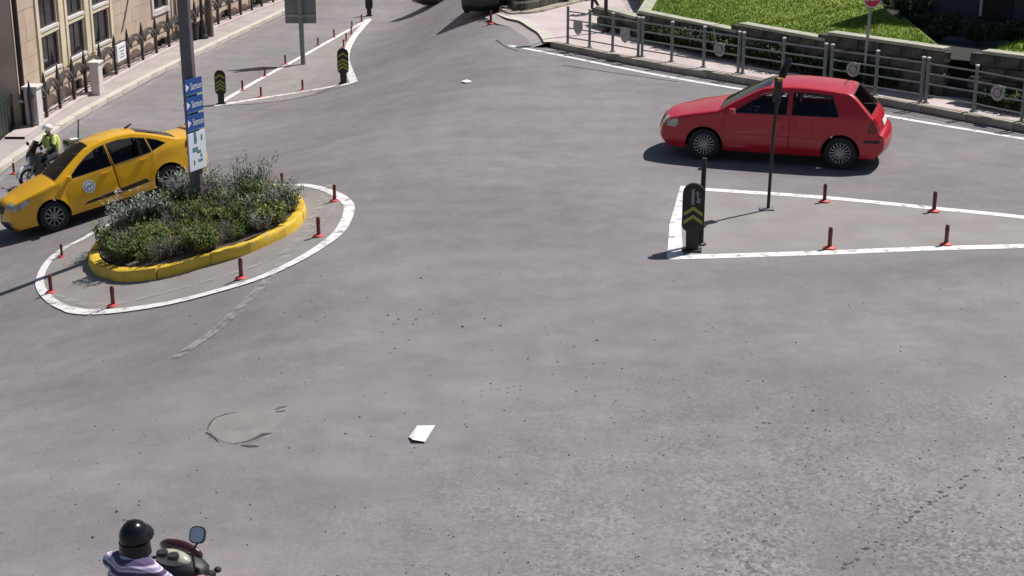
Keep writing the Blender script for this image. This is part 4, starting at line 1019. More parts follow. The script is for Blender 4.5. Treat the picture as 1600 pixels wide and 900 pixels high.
# steps, and a terrace whose ground colour and shrubs stand in for shade
q = [G(1474, 149, .15), G(1533, 157, .15)]
tp = MB(); 
for k in range(6):
    y0 = k * .42
    tp.bbox(((q[0].x + q[1].x) / 2 + .1 + k * .16, (q[0].y + q[1].y) / 2 + .25 + y0, .15 + (k + 1) * .075), (1.5, .42, (k + 1) * .15), .012, rz=R(-29))
t = thing('garden_steps', 'dark stone garden steps in the gap of the wall', 'steps', (0, 0, 0)); obj('flight', tp, M['shadewall'], t)
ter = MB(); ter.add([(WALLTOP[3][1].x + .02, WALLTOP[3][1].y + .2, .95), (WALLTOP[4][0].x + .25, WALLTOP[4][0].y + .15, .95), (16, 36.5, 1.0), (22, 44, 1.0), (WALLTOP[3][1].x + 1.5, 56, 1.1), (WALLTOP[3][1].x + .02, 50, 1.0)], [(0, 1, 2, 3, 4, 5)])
struct(obj('shaded_terrace', ter, M['shade_ground']))
tw = [(10.1, 37.2), (10.5, 38.0), (11.0, 36.6), (11.3, 37.6), (11.9, 36.9), (10.2, 39.2), (10.8, 39.0), (10.3, 40.6), (10.9, 41.6), (10.3, 42.4), (10.5, 43.8), (11.1, 43.0), (10.3, 45.2), (10.9, 46.2), (12.2, 37.4), (12.8, 36.7), (13.1, 37.6)]
for i, (x, y) in enumerate(tw): plant('darkening_shrub', 'low dark shrub added to darken the terrace between lawn and slate building', 'plant', 'shrubs added to darken the terrace', hedge[i % 3], stems[i % 2], (x, y, .97), i * 1.9, .75 + .35 * ((i * 7) % 5) / 5)  # added shrubs that make the terrace read as shaded
# the broad evergreen behind the lawn whose shade falls over the terrace
def tree(name, label, loc, h, r, trunk_r, leaf, seed, n=2600, zc=.62):
    rg = random.Random(seed); t = thing(name, label, 'tree', loc)
    tb = MB().tube([(0, 0, 0), (.05, .02, h * .3), (0, .08, h * .55), (.05, .05, h * .85)], [trunk_r, trunk_r * .75, trunk_r * .5, trunk_r * .15], 9)
    for k in range(9):
        a = k * 2.4; z = h * (.35 + .05 * k); tb.tube([(0, .04, z), (math.cos(a) * r * .45, math.sin(a) * r * .45, z + h * .1), (math.cos(a) * r * .85, math.sin(a) * r * .85, z + h * .13)], [trunk_r * .35, trunk_r * .2, trunk_r * .06], 6)
    obj('trunk', tb, M['bark'], t, smooth=60)
    cb = MB(); cl = [(Vector((rg.gauss(0, .5) * r, rg.gauss(0, .5) * r, h * zc + rg.gauss(0, .16) * h)), r * rg.uniform(.22, .42)) for _ in range(34)]
    for k in range(n):
        c, cr_ = rg.choice(cl); d = Vector((rg.gauss(0, 1), rg.gauss(0, 1), rg.gauss(0, .8))).normalized(); p = c + d * cr_ * rg.uniform(.6, 1.05)
        u = Vector((rg.gauss(0, 1), rg.gauss(0, 1), rg.gauss(0, 1))).normalized(); v_ = u.cross(d).normalized(); s = rg.uniform(.07, .16)
        cb.add([p, p + u * s + v_ * s * .5, p + u * s * 2, p + u * s - v_ * s * .5], [(0, 1, 2, 3)])
    me = bpy.data.meshes.new('crown'); me.from_pydata(cb.v, [], cb.f); me.materials.append(leaf); link('crown', me, t); return t
tree('evergreen_tree', 'tall evergreen tree behind the lawn, shading the steps', (16.2, 47.5, 1.0), 8.2, 2.6, .2, M['ivy'], 3, 5200)

# red octagonal sign, dark lamp column
p = G(1349, 134, .147); zt = zat(p.y, 0)
t = thing('stop_sign', 'red octagonal stop sign on a grey pole behind the guard rail', 'sign', p)
obj('pole', MB().tube([(0, 0, 0), (.02, 0, 1.2), (.05, 0, zt + .2)], .036, 10), M['galv'], t, smooth=40)
oc = [(.21 * math.cos(math.pi / 8 + k * math.pi / 4), .21 * math.sin(math.pi / 8 + k * math.pi / 4)) for k in range(8)]
zc_ = zat(p.y, 11.5) - .147 + .195
o = obj('plate', ext(oc, -.050, -.038), M['stopred'], t); o.location = (.055, 0, zc_)
bo = MB()
for k in range(8):
    a, b = oc[k], oc[(k + 1) % 8]; bo.add([(a[0] * .98, -.0525, a[1] * .98), (b[0] * .98, -.0525, b[1] * .98), (b[0] * .88, -.0525, b[1] * .88), (a[0] * .88, -.0525, a[1] * .88)], [(0, 1, 2, 3)])
o = obj('white_border', bo, M['signwhite'], t); o.location = (.055, 0, zc_)
o = letters(t, 'DUR', .15, -.09, zc_ - .05, M['signwhite'], .27, -.0535)
p = G(946, 50, .147)
t = thing('dark_lamp_column', 'dark slim lamp column standing at the left end of the garden wall', 'lamp post', p)
obj('base', MB().lathe([(.11, 0), (.11, .25), (.07, .34), (.055, .4)], 12), M['iron'], t, smooth=35); obj('shaft', MB().tube([(0, 0, .38), (0, 0, 2), (0, 0, 3.6)], [.055, .048, .036], 10), M['iron'], t, smooth=40); obj('lantern', MB().lathe([(.04, 3.6), (.14, 3.7), (.16, 3.95), (.02, 4.1)], 10), M['iron'], t)

# --- round two-tier stone planter at the top
rp_px = [(781, 22), (787, 27), (797, 30), (810, 30), (838, 28), (866, 21), (892, 14), (925, 6), (960, -3), (1000, -14)]
low = smoothline([G2(*p) for p in rp_px], 4)
up2 = [Vector((p.x, p.y)) for p in offset2(low, .34)]
bk_ = [(6.0, 60), (1.5, 60), (-.35, 52)]
st = thing('stone_planter', 'rounded two-tier stone planter with pale grass behind the red bollard', 'planter', (low[5].x, low[5].y, 0)); sx_, sy2 = low[5].x, low[5].y
def shift(poly): return [(p[0] - sx_, p[1] - sy2) for p in poly]
obj('lower_tier', MB().prism(shift([(p.x, p.y) for p in low] + bk_), 0, .20), M['kerb'], st)
obj('upper_tier', MB().prism(shift([(p.x, p.y) for p in up2] + [(6.0, 59.5), (1.7, 59.5), (.1, 52)]), .2, .40), M['stone'], st)
for nm, line, h0, h1, mm in (('lower_tier_stone', low, .03, .215, M['kerb']), ('upper_tier_stone', up2, .215, .415, M['stone'])):
    P = resample(line, .8)
    for a, b in zip(P[:-1], P[1:]):
        dd = (b - a).normalized(); nn = Vector((-dd.y, dd.x)); c = (a + b) / 2 + nn * .07
        obj(nm, MB().bbox((0, 0, 0), ((b - a).length - .02, .20, h1 - h0), .02), mm, st, loc=(c.x - sx_, c.y - sy2, (h0 + h1) / 2), rz=math.atan2(dd.y, dd.x))
soilp = offset2(low, .62); obj('soil', sheet(shift([(p.x, p.y) for p in soilp] + [(5.8, 59), (1.9, 59), (.4, 52)]), .43, level=True), M['soil'], st)
pale = stalk_bush('foliage', [leafmat('pale_yellow_leaf', (.30, .28, .11), (.42, .40, .20)), M['leaf_olive'], M['stem']], 90, .42, .45, .016, .10, 31, .7, 9)
for i, (dx, dy, kind) in enumerate([(.25, .8, 'p'), (.75, .75, 'p'), (1.2, 1.3, 'p'), (.5, 1.5, 'p'), (1.6, 1.5, 'd'), (2.3, 2.2, 'd'), (1.0, 2.2, 'd'), (3.0, 2.9, 'd')]):
    nm = 'pale_grass_plant' if kind == 'p' else 'planter_shrub'
    plant(nm, 'pale yellowish tuft plant in the rounded stone planter' if kind == 'p' else 'dark green shrub in the rounded stone planter', 'plant', 'pale tuft plants in the stone planter' if kind == 'p' else 'dark shrubs in the stone planter', pale if kind == 'p' else dark[i % 3], stems[i % 2], (low[5].x + dx - .3, low[5].y + dy, .42), i * 1.7, .9)
p = G(780, 20); plant('verge_shrub', 'small dark shrub at the left tip of the rounded stone planter', 'plant', None, hedge[0], stems[0], (p.x, p.y, 0), 1.0, .55)

# litter on the road
def litter(name, label, px, d2, rz=0.0):
    p = G(*px); vs = [(x, y, z) for x, y, z in d2]; t = MB(); n = len(vs)
    t.add(vs + [(x, y, z - .003) for x, y, z in vs], [tuple(range(n)), tuple(range(n, 2 * n))[::-1]] + [(i, (i + 1) % n, n + (i + 1) % n, n + i) for i in range(n)])
    o = obj(name, t, M['paper'], None, None, (p.x, p.y, p.z + .010), rz); return tag(o, label, 'litter')
q = [G(*p) - G(658, 682) for p in ((639, 685), (652, 672), (666, 670), (680, 672), (664, 693), (645, 692))]
litter('paper_sheet', 'crumpled white sheet of paper lying on the open asphalt', (658, 682), [(q[i].x, q[i].y, z) for i, z in enumerate((.01, .045, .02, .05, .012, .03))])
q = [G(*p) - G(729, 128) for p in ((721, 129), (730, 126), (738, 127), (728, 131))]
litter('paper_scrap', 'small white paper scrap on the road far behind the sheet', (729, 128), [(v.x, v.y, z) for v, z in zip(q, (.01, .02, .01, .02))])

# ================================================================== CARS
def offset_profile(P, r):
    out = []; N = []
    for i in range(len(P)):
        a = P[max(i - 1, 0)]; b = P[min(i + 1, len(P) - 1)]; t = Vector((b[0] - a[0], b[1] - a[1])).normalized()
        n = Vector((-t.y, t.x)); N.append(n); out.append((P[i][0] - n.x * r, P[i][1] - n.y * r))
    return out, N
def scale_poly(poly, d):
    """shrink (d<0) or grow (d>0) a small outline by a distance"""
    ar = sum(poly[i][0] * poly[(i + 1) % len(poly)][1] - poly[(i + 1) % len(poly)][0] * poly[i][1] for i in range(len(poly)))
    s = 1 if ar > 0 else -1; out = []; n = len(poly)
    for i in range(n):
        p0, p1, p2 = Vector(poly[i - 1]), Vector(poly[i]), Vector(poly[(i + 1) % n])
        e1 = (p1 - p0).normalized(); e2 = (p2 - p1).normalized(); n1 = Vector((e1.y, -e1.x)) * s; n2 = Vector((e2.y, -e2.x)) * s
        m = n1 + n2; k = m.length_squared
        out.append(tuple(p1 + (m * (2 / k) if k > .3 else n1) * d))
    return out
class Car:
    """d runs from the nose to the tail, z up; local x = L/2 - d, y to the car's left"""
    def __init__(s, L, w0, prof_keys, segs, belt, tumble, axles, rw, sill, tapers, crown):
        s.L, s.w0, s.belt, s.tumble, s.ax, s.rw, s.sill, s.tap = L, w0, belt, tumble, axles, rw, sill, tapers
        pk = smoothline([(d, z) for d, z in prof_keys], 5)
        s.P = [(p.x, p.y) for p in pk]; s.r = .055; s.O, s.N = offset_profile(s.P, s.r)
        s.segs = [(n, a * 5, b * 5, c) for n, a, b, c in segs]; s.crown = crown
        # cross fractions: rounding (4), then flat with crown
        s.cols = []
        for k in range(4): s.cols.append(('r', math.pi / 2 * k / 3))
        for f in (.92, .84, .60, .3, 0, -.3, -.60, -.84, -.92): s.cols.append(('f', f))
        for k in range(3, -1, -1): s.cols.append(('r2', math.pi / 2 * k / 3))
        s.grid = [[s._pt(i, c) for c in s.cols] for i in range(len(s.P))]
    def Y(s, d, z):
        w = s.w0
        if z < .42: w -= .055 * ((.42 - z) / .2) ** 1.5 if z < .42 else 0
        if z > .62: w -= .02 * min(1, (z - .62) / .25)
        zb = s.belt(d)
        if z > zb: w -= (z - zb) * s.tumble
        f0, fa, r0, ra = s.tap
        if d < f0: w -= fa * ((f0 - d) / f0) ** 2.2
        if d > s.L - r0: w -= ra * ((d - s.L + r0) / r0) ** 2.2
        for a in s.ax:   # slight wheel arch flare
            q = math.hypot(d - a, z - s.rw)
            if q < s.rw + .16: w += .012 * max(0, 1 - abs(q - s.rw - .03) / .13)
        return w
    def _pt(s, i, c):
        (d, z), n = s.O[i], s.N[i]; Yo = s.Y(d, z); yi = Yo - s.r; cr = s.crown(s.P[i][0], s.P[i][1])
        if c[0] == 'f': f = c[1]; o = s.r + cr * (1 - f * f); y = yi * f
        else: a = c[1]; o = s.r * math.sin(a); y = (yi + s.r * math.cos(a)) * (1 if c[0] == 'r' else -1)
        return Vector((s.L / 2 - (d + n.x * o), y, z + n.y * o))
    def surf(s, t, u, off=0.0):
        """strip surface at profile parameter t (index) and column parameter u"""
        i = max(0, min(len(s.grid) - 2, int(t))); j = max(0, min(len(s.cols) - 2, int(u))); a, b = t - i, u - j; g = s.grid
        p = g[i][j].lerp(g[i + 1][j], a).lerp(g[i][j + 1].lerp(g[i + 1][j + 1], a), b)
        e1 = (g[i + 1][j] - g[i][j]).lerp(g[i + 1][j + 1] - g[i][j + 1], b); e2 = (g[i][j + 1] - g[i][j]).lerp(g[i + 1][j + 1] - g[i + 1][j], a)
        n = e1.cross(e2).normalized()
        c = Vector((0, 0, .65)); 
        if n.dot(p - c) < 0: n = -n
        return p + n * off
    def strip(s, i0, i1, j0, j1):
        mb = MB(); vs = [s.grid[i][j] for i in range(i0, i1 + 1) for j in range(j0, j1 + 1)]; W = j1 - j0 + 1
        return mb.add(vs, [(a * W + b, (a + 1) * W + b, (a + 1) * W + b + 1, a * W + b + 1) for a in range(i1 - i0) for b in range(j1 - j0)])
    def patch(s, t0, t1, u0, u1, off, n=5, m=5, mb=None):
        mb = mb or MB(); vs = [s.surf(t0 + (t1 - t0) * i / n, u0 + (u1 - u0) * j / m, off) for i in range(n + 1) for j in range(m + 1)]
        mb.add(vs, [(a * (m + 1) + b, (a + 1) * (m + 1) + b, (a + 1) * (m + 1) + b + 1, a * (m + 1) + b + 1) for a in range(n) for b in range(m)])
        e = [s.surf(t0, u0 + (u1 - u0) * j / m, -.004) for j in range(m + 1)]; k = len(mb.v)
        return mb
    def side_outline(s):
        top = [p for p in s.O]
        low = []
        d1 = s.O[-1][0]; low.append((d1, s.sill))
        for a in s.ax[::-1]:
            R_ = s.rw + .055; zc = s.rw; a0 = math.asin((s.sill - zc) / R_); n = 20
            for k in range(n + 1):
                an = a0 + (math.pi - 2 * a0) * k / n; low.append((a + R_ * math.cos(an), zc + R_ * math.sin(an)))
        low.append((s.O[0][0], s.sill))
        low = [q for q in low]
        return top + low
    def poly_side(s, poly, side, off, mb=None, grid=.09):
        mb = mb or MB(); vs = [Vector(p) for p in poly]; n = len(vs)
        xs = [p[0] for p in poly]; zs_ = [p[1] for p in poly]; x = min(xs) + grid / 2
        while x < max(xs):
            z = min(zs_) + grid / 2
            while z < max(zs_):
                if inside(poly, x, z): vs.append(Vector((x, z)))
                z += grid
            x += grid
        V, E_, F, *_ = delaunay_2d_cdt(vs, [], [list(range(n))], 1, 1e-5)
        return mb.add([(s.L / 2 - p.x, side * (s.Y(p.x, p.y) + off), p.y) for p in V], [tuple(f) for f in F])
    def side_mesh(s, side, windows, doors):
        """whole flank triangulated once, sorted into body, doors, gaps, window trims"""
        out = s.side_outline(); vs = [Vector(p) for p in out]; n = len(vs); edges = [(i, (i + 1) % n) for i in range(n)]
        def addpoly(p):
            k = len(vs); vs.extend(Vector(q) for q in p); m = len(p); edges.extend((k + i, k + (i + 1) % m) for i in range(m))
        W1 = [scale_poly(w_, .016) for w_ in windows]; D1 = [scale_poly(d_, -.004) for d_ in doors]
        for p in windows + W1 + doors + D1: addpoly(p)
        g = .075; x = .04
        while x < s.L:
            z = .22
            while z < 1.5:
                if inside(out, x, z): vs.append(Vector((x, z)))
                z += g
            x += g
        V, E_, F, *_ = delaunay_2d_cdt(vs, edges, [], 0, 1e-5)
        pos = [(s.L / 2 - p.x, side * s.Y(p.x, p.y), p.y) for p in V]
        res = {'body': MB(), 'gap': MB(), 'trim': MB()}; dm = [MB() for _ in doors]
        for f in F:
            cx = sum(V[i].x for i in f) / len(f); cz = sum(V[i].y for i in f) / len(f)
            if not inside(out, cx, cz): continue
            if any(inside(w_, cx, cz) for w_ in windows): continue
            if any(inside(w_, cx, cz) for w_ in W1): k = res['trim']
            else:
                k = res['body']
                for i, d_ in enumerate(doors):
                    if inside(D1[i], cx, cz): k = dm[i]; break
                    if inside(d_, cx, cz): k = res['gap']; break
            k.f.append(tuple(f)); k.m.append(0)
        for mb in list(res.values()) + dm: mb.v = pos
        def clean(mb):
            u = sorted(set(i for f in mb.f for i in f)); mp = {a: b for b, a in enumerate(u)}; mb.v = [mb.v[i] for i in u]; mb.f = [tuple(mp[i] for i in f) for f in mb.f]
            return mb
        return {k: clean(v) for k, v in res.items()}, [clean(v) for v in dm]
def spread(mb, y):
    """sink a mesh by a little towards the car's middle"""
    mb.v = [(a, b - math.copysign(y, b), c) for a, b, c in mb.v]; return mb
def wheel_meshes(rw, spokes, wide, style):
    w = .19
    ty = MB().lathe([(rw * .66, -w / 2 + .01), (rw * .80, -w / 2), (rw * .94, -w / 2 + .012), (rw, -w / 2 + .04), (rw, w / 2 - .04), (rw * .94, w / 2 - .012), (rw * .80, w / 2), (rw * .66, w / 2 - .01)], 36, axis='y', closed=True).mesh('wheel', M['rubber'], 40)
    rm = MB().lathe([(rw * .67, w / 2 - .012), (rw * .64, w / 2 - .004), (rw * .60, w / 2 - .02), (rw * .60, -w / 2 + .02)], 32, axis='y')
    rm.lathe([(.001, w / 2 - .03), (rw * .12, w / 2 - .026), (rw * .16, w / 2 - .045)], 18, axis='y')
    for k in range(spokes):
        a = 2 * math.pi * k / spokes; r0, r1 = rw * .12, rw * .63; u = Vector((math.cos(a), 0, math.sin(a))); v = Vector((-math.sin(a), 0, math.cos(a)))
        P = []
        for (r_, ww, yo) in ((r0, wide * .7, w / 2 - .032), (r1, wide, w / 2 - .018)):
            for sg_ in (-1, 1): P.append(u * r_ + v * ww * sg_ + Vector((0, yo, 0)))
            for sg_ in (1, -1): P.append(u * r_ + v * ww * sg_ * 1.1 + Vector((0, yo - .03, 0)))
        rm.add(P, [(0, 1, 5, 4), (1, 2, 6, 5), (3, 0, 4, 7), (2, 3, 7, 6)])
    disc = MB().lathe([(.002, w / 2 - .075), (rw * .60, w / 2 - .075)], 24, axis='y').mesh('brake_disc', M['seam'])
    return ty, rm.mesh('rim', M['alloy'], 35), disc

def build_car(name, label, car, loc, rz, paint, windows, doors, glass, handles, mirror_at, seg_glass, style, scale=1.0, group=None, spokes=(10, .022), wheels_seed=0):
    t = thing(name, label, 'car', loc, 0, group, scale); t.rotation_euler = rz if not isinstance(rz, float) else (0, 0, rz); L = car.L
    body = MB()
    for sd_ in (1, -1):
        res, dm = car.side_mesh(sd_, windows, doors)
        o = len(body.v); body.v += res['body'].v; body.f += [tuple(i + o for i in f) for f in res['body'].f]; body.m += res['body'].m
        obj('panel_gap', spread(res['gap'], .012), M['seam'], t, fixn=False); obj('window_trim', spread(res['trim'], -.003), M['blackplastic'], t)
        for i, m in enumerate(dm):
            do = obj('door', m, paint, t, smooth=40)
            h = handles[i]
            if h: obj('handle', MB().bbox((L / 2 - h[0], sd_ * (car.Y(*h) + .016), h[1]), (.17, .03, .028), .009), paint, do)
        gm_ = MB()
        for w_ in windows: obj('side_window', car.poly_side(scale_poly(w_, .004), sd_, -.008), glass, t, smooth=40)
        # mirror
        md, mz = mirror_at; yb = car.Y(md, mz)
        mr = obj('mirror', MB().bbox((L / 2 - md, sd_ * (yb + .10), mz + .045), (.10, .17, .11), .03).box((L / 2 - md, sd_ * (yb + .01), mz + .02), (.05, .08, .03)), paint, t, smooth=50)
        obj('mirror_glass', MB().box((L / 2 - md - .0525, sd_ * (yb + .10), mz + .045), (.004, .14, .085)), M['mirror'], mr)
    for nm, i0, i1, kind in car.segs:
        if kind == 'glass':
            W = len(car.cols) - 1; o = car.strip(i0, i1, 0, 4); p2 = car.strip(i0, i1, W - 4, W)
            for q in (o, p2):
                k = len(body.v); body.v += q.v; body.f += [tuple(a + k for a in f) for f in q.f]; body.m += q.m
            gl = car.strip(i0, i1, 4, W - 4); obj(nm, gl, seg_glass, t, smooth=40)
            tr = MB()
            for (u0, u1) in ((4, 4.35), (W - 4.35, W - 4)): car.patch(i0, i1, u0, u1, .003, 8, 1, tr)
            car.patch(i0, i0 + .35, 4, W - 4, .003, 1, 8, tr); car.patch(i1 - .35, i1, 4, W - 4, .003, 1, 8, tr)
            obj(nm + '_seal', tr, M['blackplastic'], t)
        elif kind == 'body':
            q = car.strip(i0, i1, 0, len(car.cols) - 1); k = len(body.v); body.v += q.v; body.f += [tuple(a + k for a in f) for f in q.f]; body.m += q.m
        else:
            obj(nm, car.strip(i0, i1, 0, len(car.cols) - 1), paint, t, smooth=40)
    obj('body', body, paint, t, smooth=38)
    # black inner shell and wheel wells, floor
    inn = MB()
    fl = car.side_outline()
    for sd_ in (1, -1):
        pts = [(q[0], min(q[1], car.belt(q[0]) - .06)) for q in scale_poly(fl, -.03)]
        base_ = [q for q in scale_poly(fl, -.025) if True]
        pol = [(d_, min(z_, car.belt(d_) - .05)) for d_, z_ in base_]
        vs = [Vector(p) for p in pol]; V, E_, F, *_ = delaunay_2d_cdt(vs, [], [list(range(len(vs)))], 1, 1e-4)
        inn.add([(L / 2 - p.x, sd_ * (car.Y(p.x, p.y) - .10), p.y) for p in V], [tuple(f) for f in F])
    inn.box((0, 0, car.sill + .03), (L - .5, 1.2, .04)).box((L / 2 - .55, 0, .52), (.5, 1.2, .5)).box((-L / 2 + .5, 0, .50), (.5, 1.2, .45))
    for a in car.ax:
        for sd_ in (1, -1):
            n = 14; R_ = car.rw + .06; vs = []
            for k in range(n + 1):
                an = math.pi * k / n
                for yy_ in (.50, car.w0 - .03): vs.append((L / 2 - a + R_ * math.cos(an), sd_ * yy_, car.rw + R_ * math.sin(an)))
            inn.add(vs, [(2 * k, 2 * k + 1, 2 * k + 3, 2 * k + 2) for k in range(n)])
    obj('underbody', inn, M['seam'], t)
    # cabin
    cab = MB(); sx0 = style['seat']
    for (dx, n_) in ((sx0, 2), (sx0 + .85, 2)):
        for y in (.36, -.36):
            cab.bbox((L / 2 - dx, y, .50), (.50, .50, .20), .05); cab.bbox((L / 2 - dx - .30, y, .80), (.16, .48, .58), .06, M=Matrix.Rotation(R(-14), 3, 'Y')); cab.bbox((L / 2 - dx - .39, y, 1.16), (.09, .26, .17), .04)
    cab.bbox((L / 2 - sx0 + .62, 0, .84), (.40, 1.30, .22), .06)
    obj('seats', cab, M['interior'], t)
    sw = MB(); c = Vector((L / 2 - sx0 + .38, .36, .92)); q = Matrix.Rotation(R(-62), 3, 'Y')
    sw.tube([c + q @ Vector((.18 * math.cos(a * math.pi / 8), .18 * math.sin(a * math.pi / 8), 0)) for a in range(17)], .014, 6, cap=False); sw.tube([c, c + Vector((.25, 0, -.1))], .03, 6)
    obj('steering_wheel', sw, M['blackplastic'], t)
    ty, rm, dc = wheel_meshes(car.rw, spokes[0], spokes[1], style)
    for a in car.ax:
        for sd_ in (1, -1):
            w_ = link('wheel', ty, t, (L / 2 - a, sd_ * (car.w0 - .115), car.rw), 0 if sd_ > 0 else math.pi); link('rim', rm, w_); link('brake_disc', dc, w_)
    return t

# ---------------- sedan (taxi and the dark cars at the top)
SED = Car(4.37, .85, [(.16, .20), (.05, .30), (.01, .44), (.025, .56), (.07, .66), (.16, .735), (.45, .83), (.80, .905), (1.02, .945), (1.10, .965), (1.45, 1.165), (1.82, 1.355), (2.0, 1.41), (2.4, 1.455), (2.75, 1.45), (3.05, 1.40), (3.45, 1.24), (3.80, 1.085), (3.90, 1.06), (4.10, 1.05), (4.23, 1.035), (4.29, .99), (4.33, .82), (4.365, .66), (4.37, .48), (4.32, .32), (4.22, .22)],
          [('front_bumper', 0, 5, 'body'), ('bonnet', 5, 9, 'part'), ('windscreen', 9, 12, 'glass'), ('roof', 12, 15, 'part'), ('rear_window', 15, 17, 'glass'), ('boot_lid', 17, 22, 'part'), ('rear_bumper', 22, 26, 'body')],
          lambda d: .90 + .045 * max(0, min(1, (d - 1.0) / 2.6)), .50, (.86, 3.43), .305, .215, (1.0, .20, .9, .15), lambda d, z: .035 + .10 * max(0, 1 - d / .35) ** 1.2 + .06 * max(0, (d - 4.15) / .22))
sed_win = [[(1.34, .935), (1.62, 1.10), (1.86, 1.235), (2.10, 1.325), (2.29, 1.35), (2.29, .95)], [(2.36, .952), (2.36, 1.354), (2.62, 1.36), (2.90, 1.325), (3.14, 1.255), (3.18, .985), (3.17, .975)], [(3.22, .99), (3.20, 1.235), (3.38, 1.155), (3.52, 1.06)]]
sed_door = [[(1.20, .27), (1.215, .90), (1.60, 1.125), (1.86, 1.268), (2.10, 1.355), (2.331, 1.378), (2.331, .25)], [(2.335, .25), (2.335, 1.38), (2.62, 1.388), (2.90, 1.352), (3.16, 1.27), (3.24, .93), (3.16, .74), (3.06, .62), (3.00, .45), (2.96, .27)]]
def place(front_px, rear_px, car, ks=1.0, yaw=0.0):
    F_, R_ = G(*front_px), G(*rear_px); h = F_ - R_; wb = car.ax[1] - car.ax[0]; s = h.length / wb * ks; h.normalize()
    mid = (F_ + R_) / 2; l0 = Vector((-h.y, h.x, 0)).normalized(); gz = (TZ(mid.x - l0.x * 1.4, mid.y - l0.y * 1.4) - TZ(mid.x, mid.y)) / -1.4
    l = (l0 + Vector((0, 0, gz))).normalized(); n = h.cross(l).normalized(); l = n.cross(h)
    if yaw: q_ = Matrix.Rotation(R(-yaw), 3, n); h = q_ @ h; l = q_ @ l
    xm = car.L / 2 - (car.ax[0] + car.ax[1]) / 2; o = mid - l * (car.w0 - .03) * s - h * xm * s
    return (o.x, o.y, o.z + .012), Matrix((h, l, n)).transposed().to_euler(), s
def sedan_details(t, paint, taxi=False):
    c = SED; W = len(c.cols) - 1
    for k, (u0, u1) in enumerate(((1.0, 5.6), (W - 5.6, W - 1.0))):
        obj('headlight', c.patch(19.5, 25.5, u0, u1, .006, 5, 6), M['lens'], t, smooth=40)
    for sd_ in (1, -1):
        hl = c.poly_side([(.10, .60), (.13, .69), (.30, .755), (.52, .79), (.44, .70), (.28, .62)], sd_, .006); obj('headlight_side', hl, M['lens'], t, smooth=40)
        obj('tail_light', c.poly_side([(3.92, .86), (3.97, .98), (4.22, .985), (4.26, .80), (4.10, .80)], sd_, .006), M['taillight'], t, smooth=40)
    for (u0, u1) in ((1.0, 5.2), (W - 5.2, W - 1.0)): obj('tail_light_rear', c.patch(107.5, 113, u0, u1, .006, 4, 5), M['taillight'], t, smooth=40)
    obj('grille', c.patch(14.5, 20, 5.9, W - 5.9, .005, 5, 8), M['blackplastic'], t, smooth=40)
    obj('lower_grille', c.patch(3.5, 9.5, 5, W - 5, .005, 5, 8), M['blackplastic'], t, smooth=40)
    for (u0, u1) in ((3.6, 4.8), (W - 4.8, W - 3.6)): obj('fog_light', c.patch(6, 10, u0, u1, .006, 4, 3), M['lens'], t)
    obj('number_plate', c.patch(10.5, 13.5, 6.6, W - 6.6, .014, 3, 4), M['plate'], t)
    obj('number_plate_rear', c.patch(112.5, 116, 6.6, W - 6.6, .012, 3, 4), M['plate'], t)
TX = place((101, 365), (265, 300), SED, .98, 17)
taxi = build_car('yellow_taxi', 'yellow taxi sedan with white door emblem driving away to the left beside the planter', SED, TX[0], TX[1], M['taxi'], sed_win, sed_door, M['glassdark'], [(2.12, .845), (2.96, .875)], (1.36, .92), M['glassdark'], {'seat': 2.0}, TX[2], spokes=(10, .017))
taxi.scale = (TX[2], TX[2], TX[2] * 1.04)
sedan_details(taxi, M['taxi'], True)
for sd_ in (1, -1):
    obj('door_stripe', SED.poly_side([(1.50, .345), (1.62, .40), (2.32, .445), (2.92, .485), (2.98, .40), (2.30, .36)], sd_, .004), M['blackplastic'], taxi, smooth=40)
    ce = (1.72, .68); rg = lambda r: [(ce[0] + r * math.cos(k * math.pi / 10), ce[1] + r * math.sin(k * math.pi / 10)) for k in range(20)]
    em = obj('door_emblem', SED.poly_side(rg(.135), sd_, .004), M['signwhite'], taxi, smooth=40)
    obj('emblem_ring', SED.poly_side(rg(.105), sd_, .006), M['chevgrey'], em); obj('emblem_centre', SED.poly_side(rg(.085), sd_, .008), M['signwhite'], em)
    ck = MB()
    for i in range(4):
        for j in range(2):
            x0, z0 = ce[0] - .06 + i * .03, ce[1] - .03 + j * .03
            if (i + j) % 2 == 0: SED.poly_side([(x0, z0), (x0 + .03, z0), (x0 + .03, z0 + .03), (x0, z0 + .03)], sd_, .010, ck)
    obj('emblem_checker', ck, M['blackplastic'], em)
# roof and boot fittings of the taxi: dark rear screen edges and boot lip
W_ = len(SED.cols) - 1
obj('boot_spoiler', SED.patch(99, 104, 1.5, W_ - 1.5, .035, 4, 10), M['taxi'], taxi, smooth=40)
for (u0, u1) in ((2.6, 5.6), (W_ - 5.6, W_ - 2.6)): obj('boot_trim', SED.patch(101.5, 104.5, u0, u1, .042, 2, 4), M['blackplastic'], taxi, smooth=40)
obj('antenna', MB().tube([(4.37 / 2 - 2.95, 0, 1.46), (4.37 / 2 - 3.12, 0, 1.52)], [.03, .012], 8), M['blackplastic'], taxi)

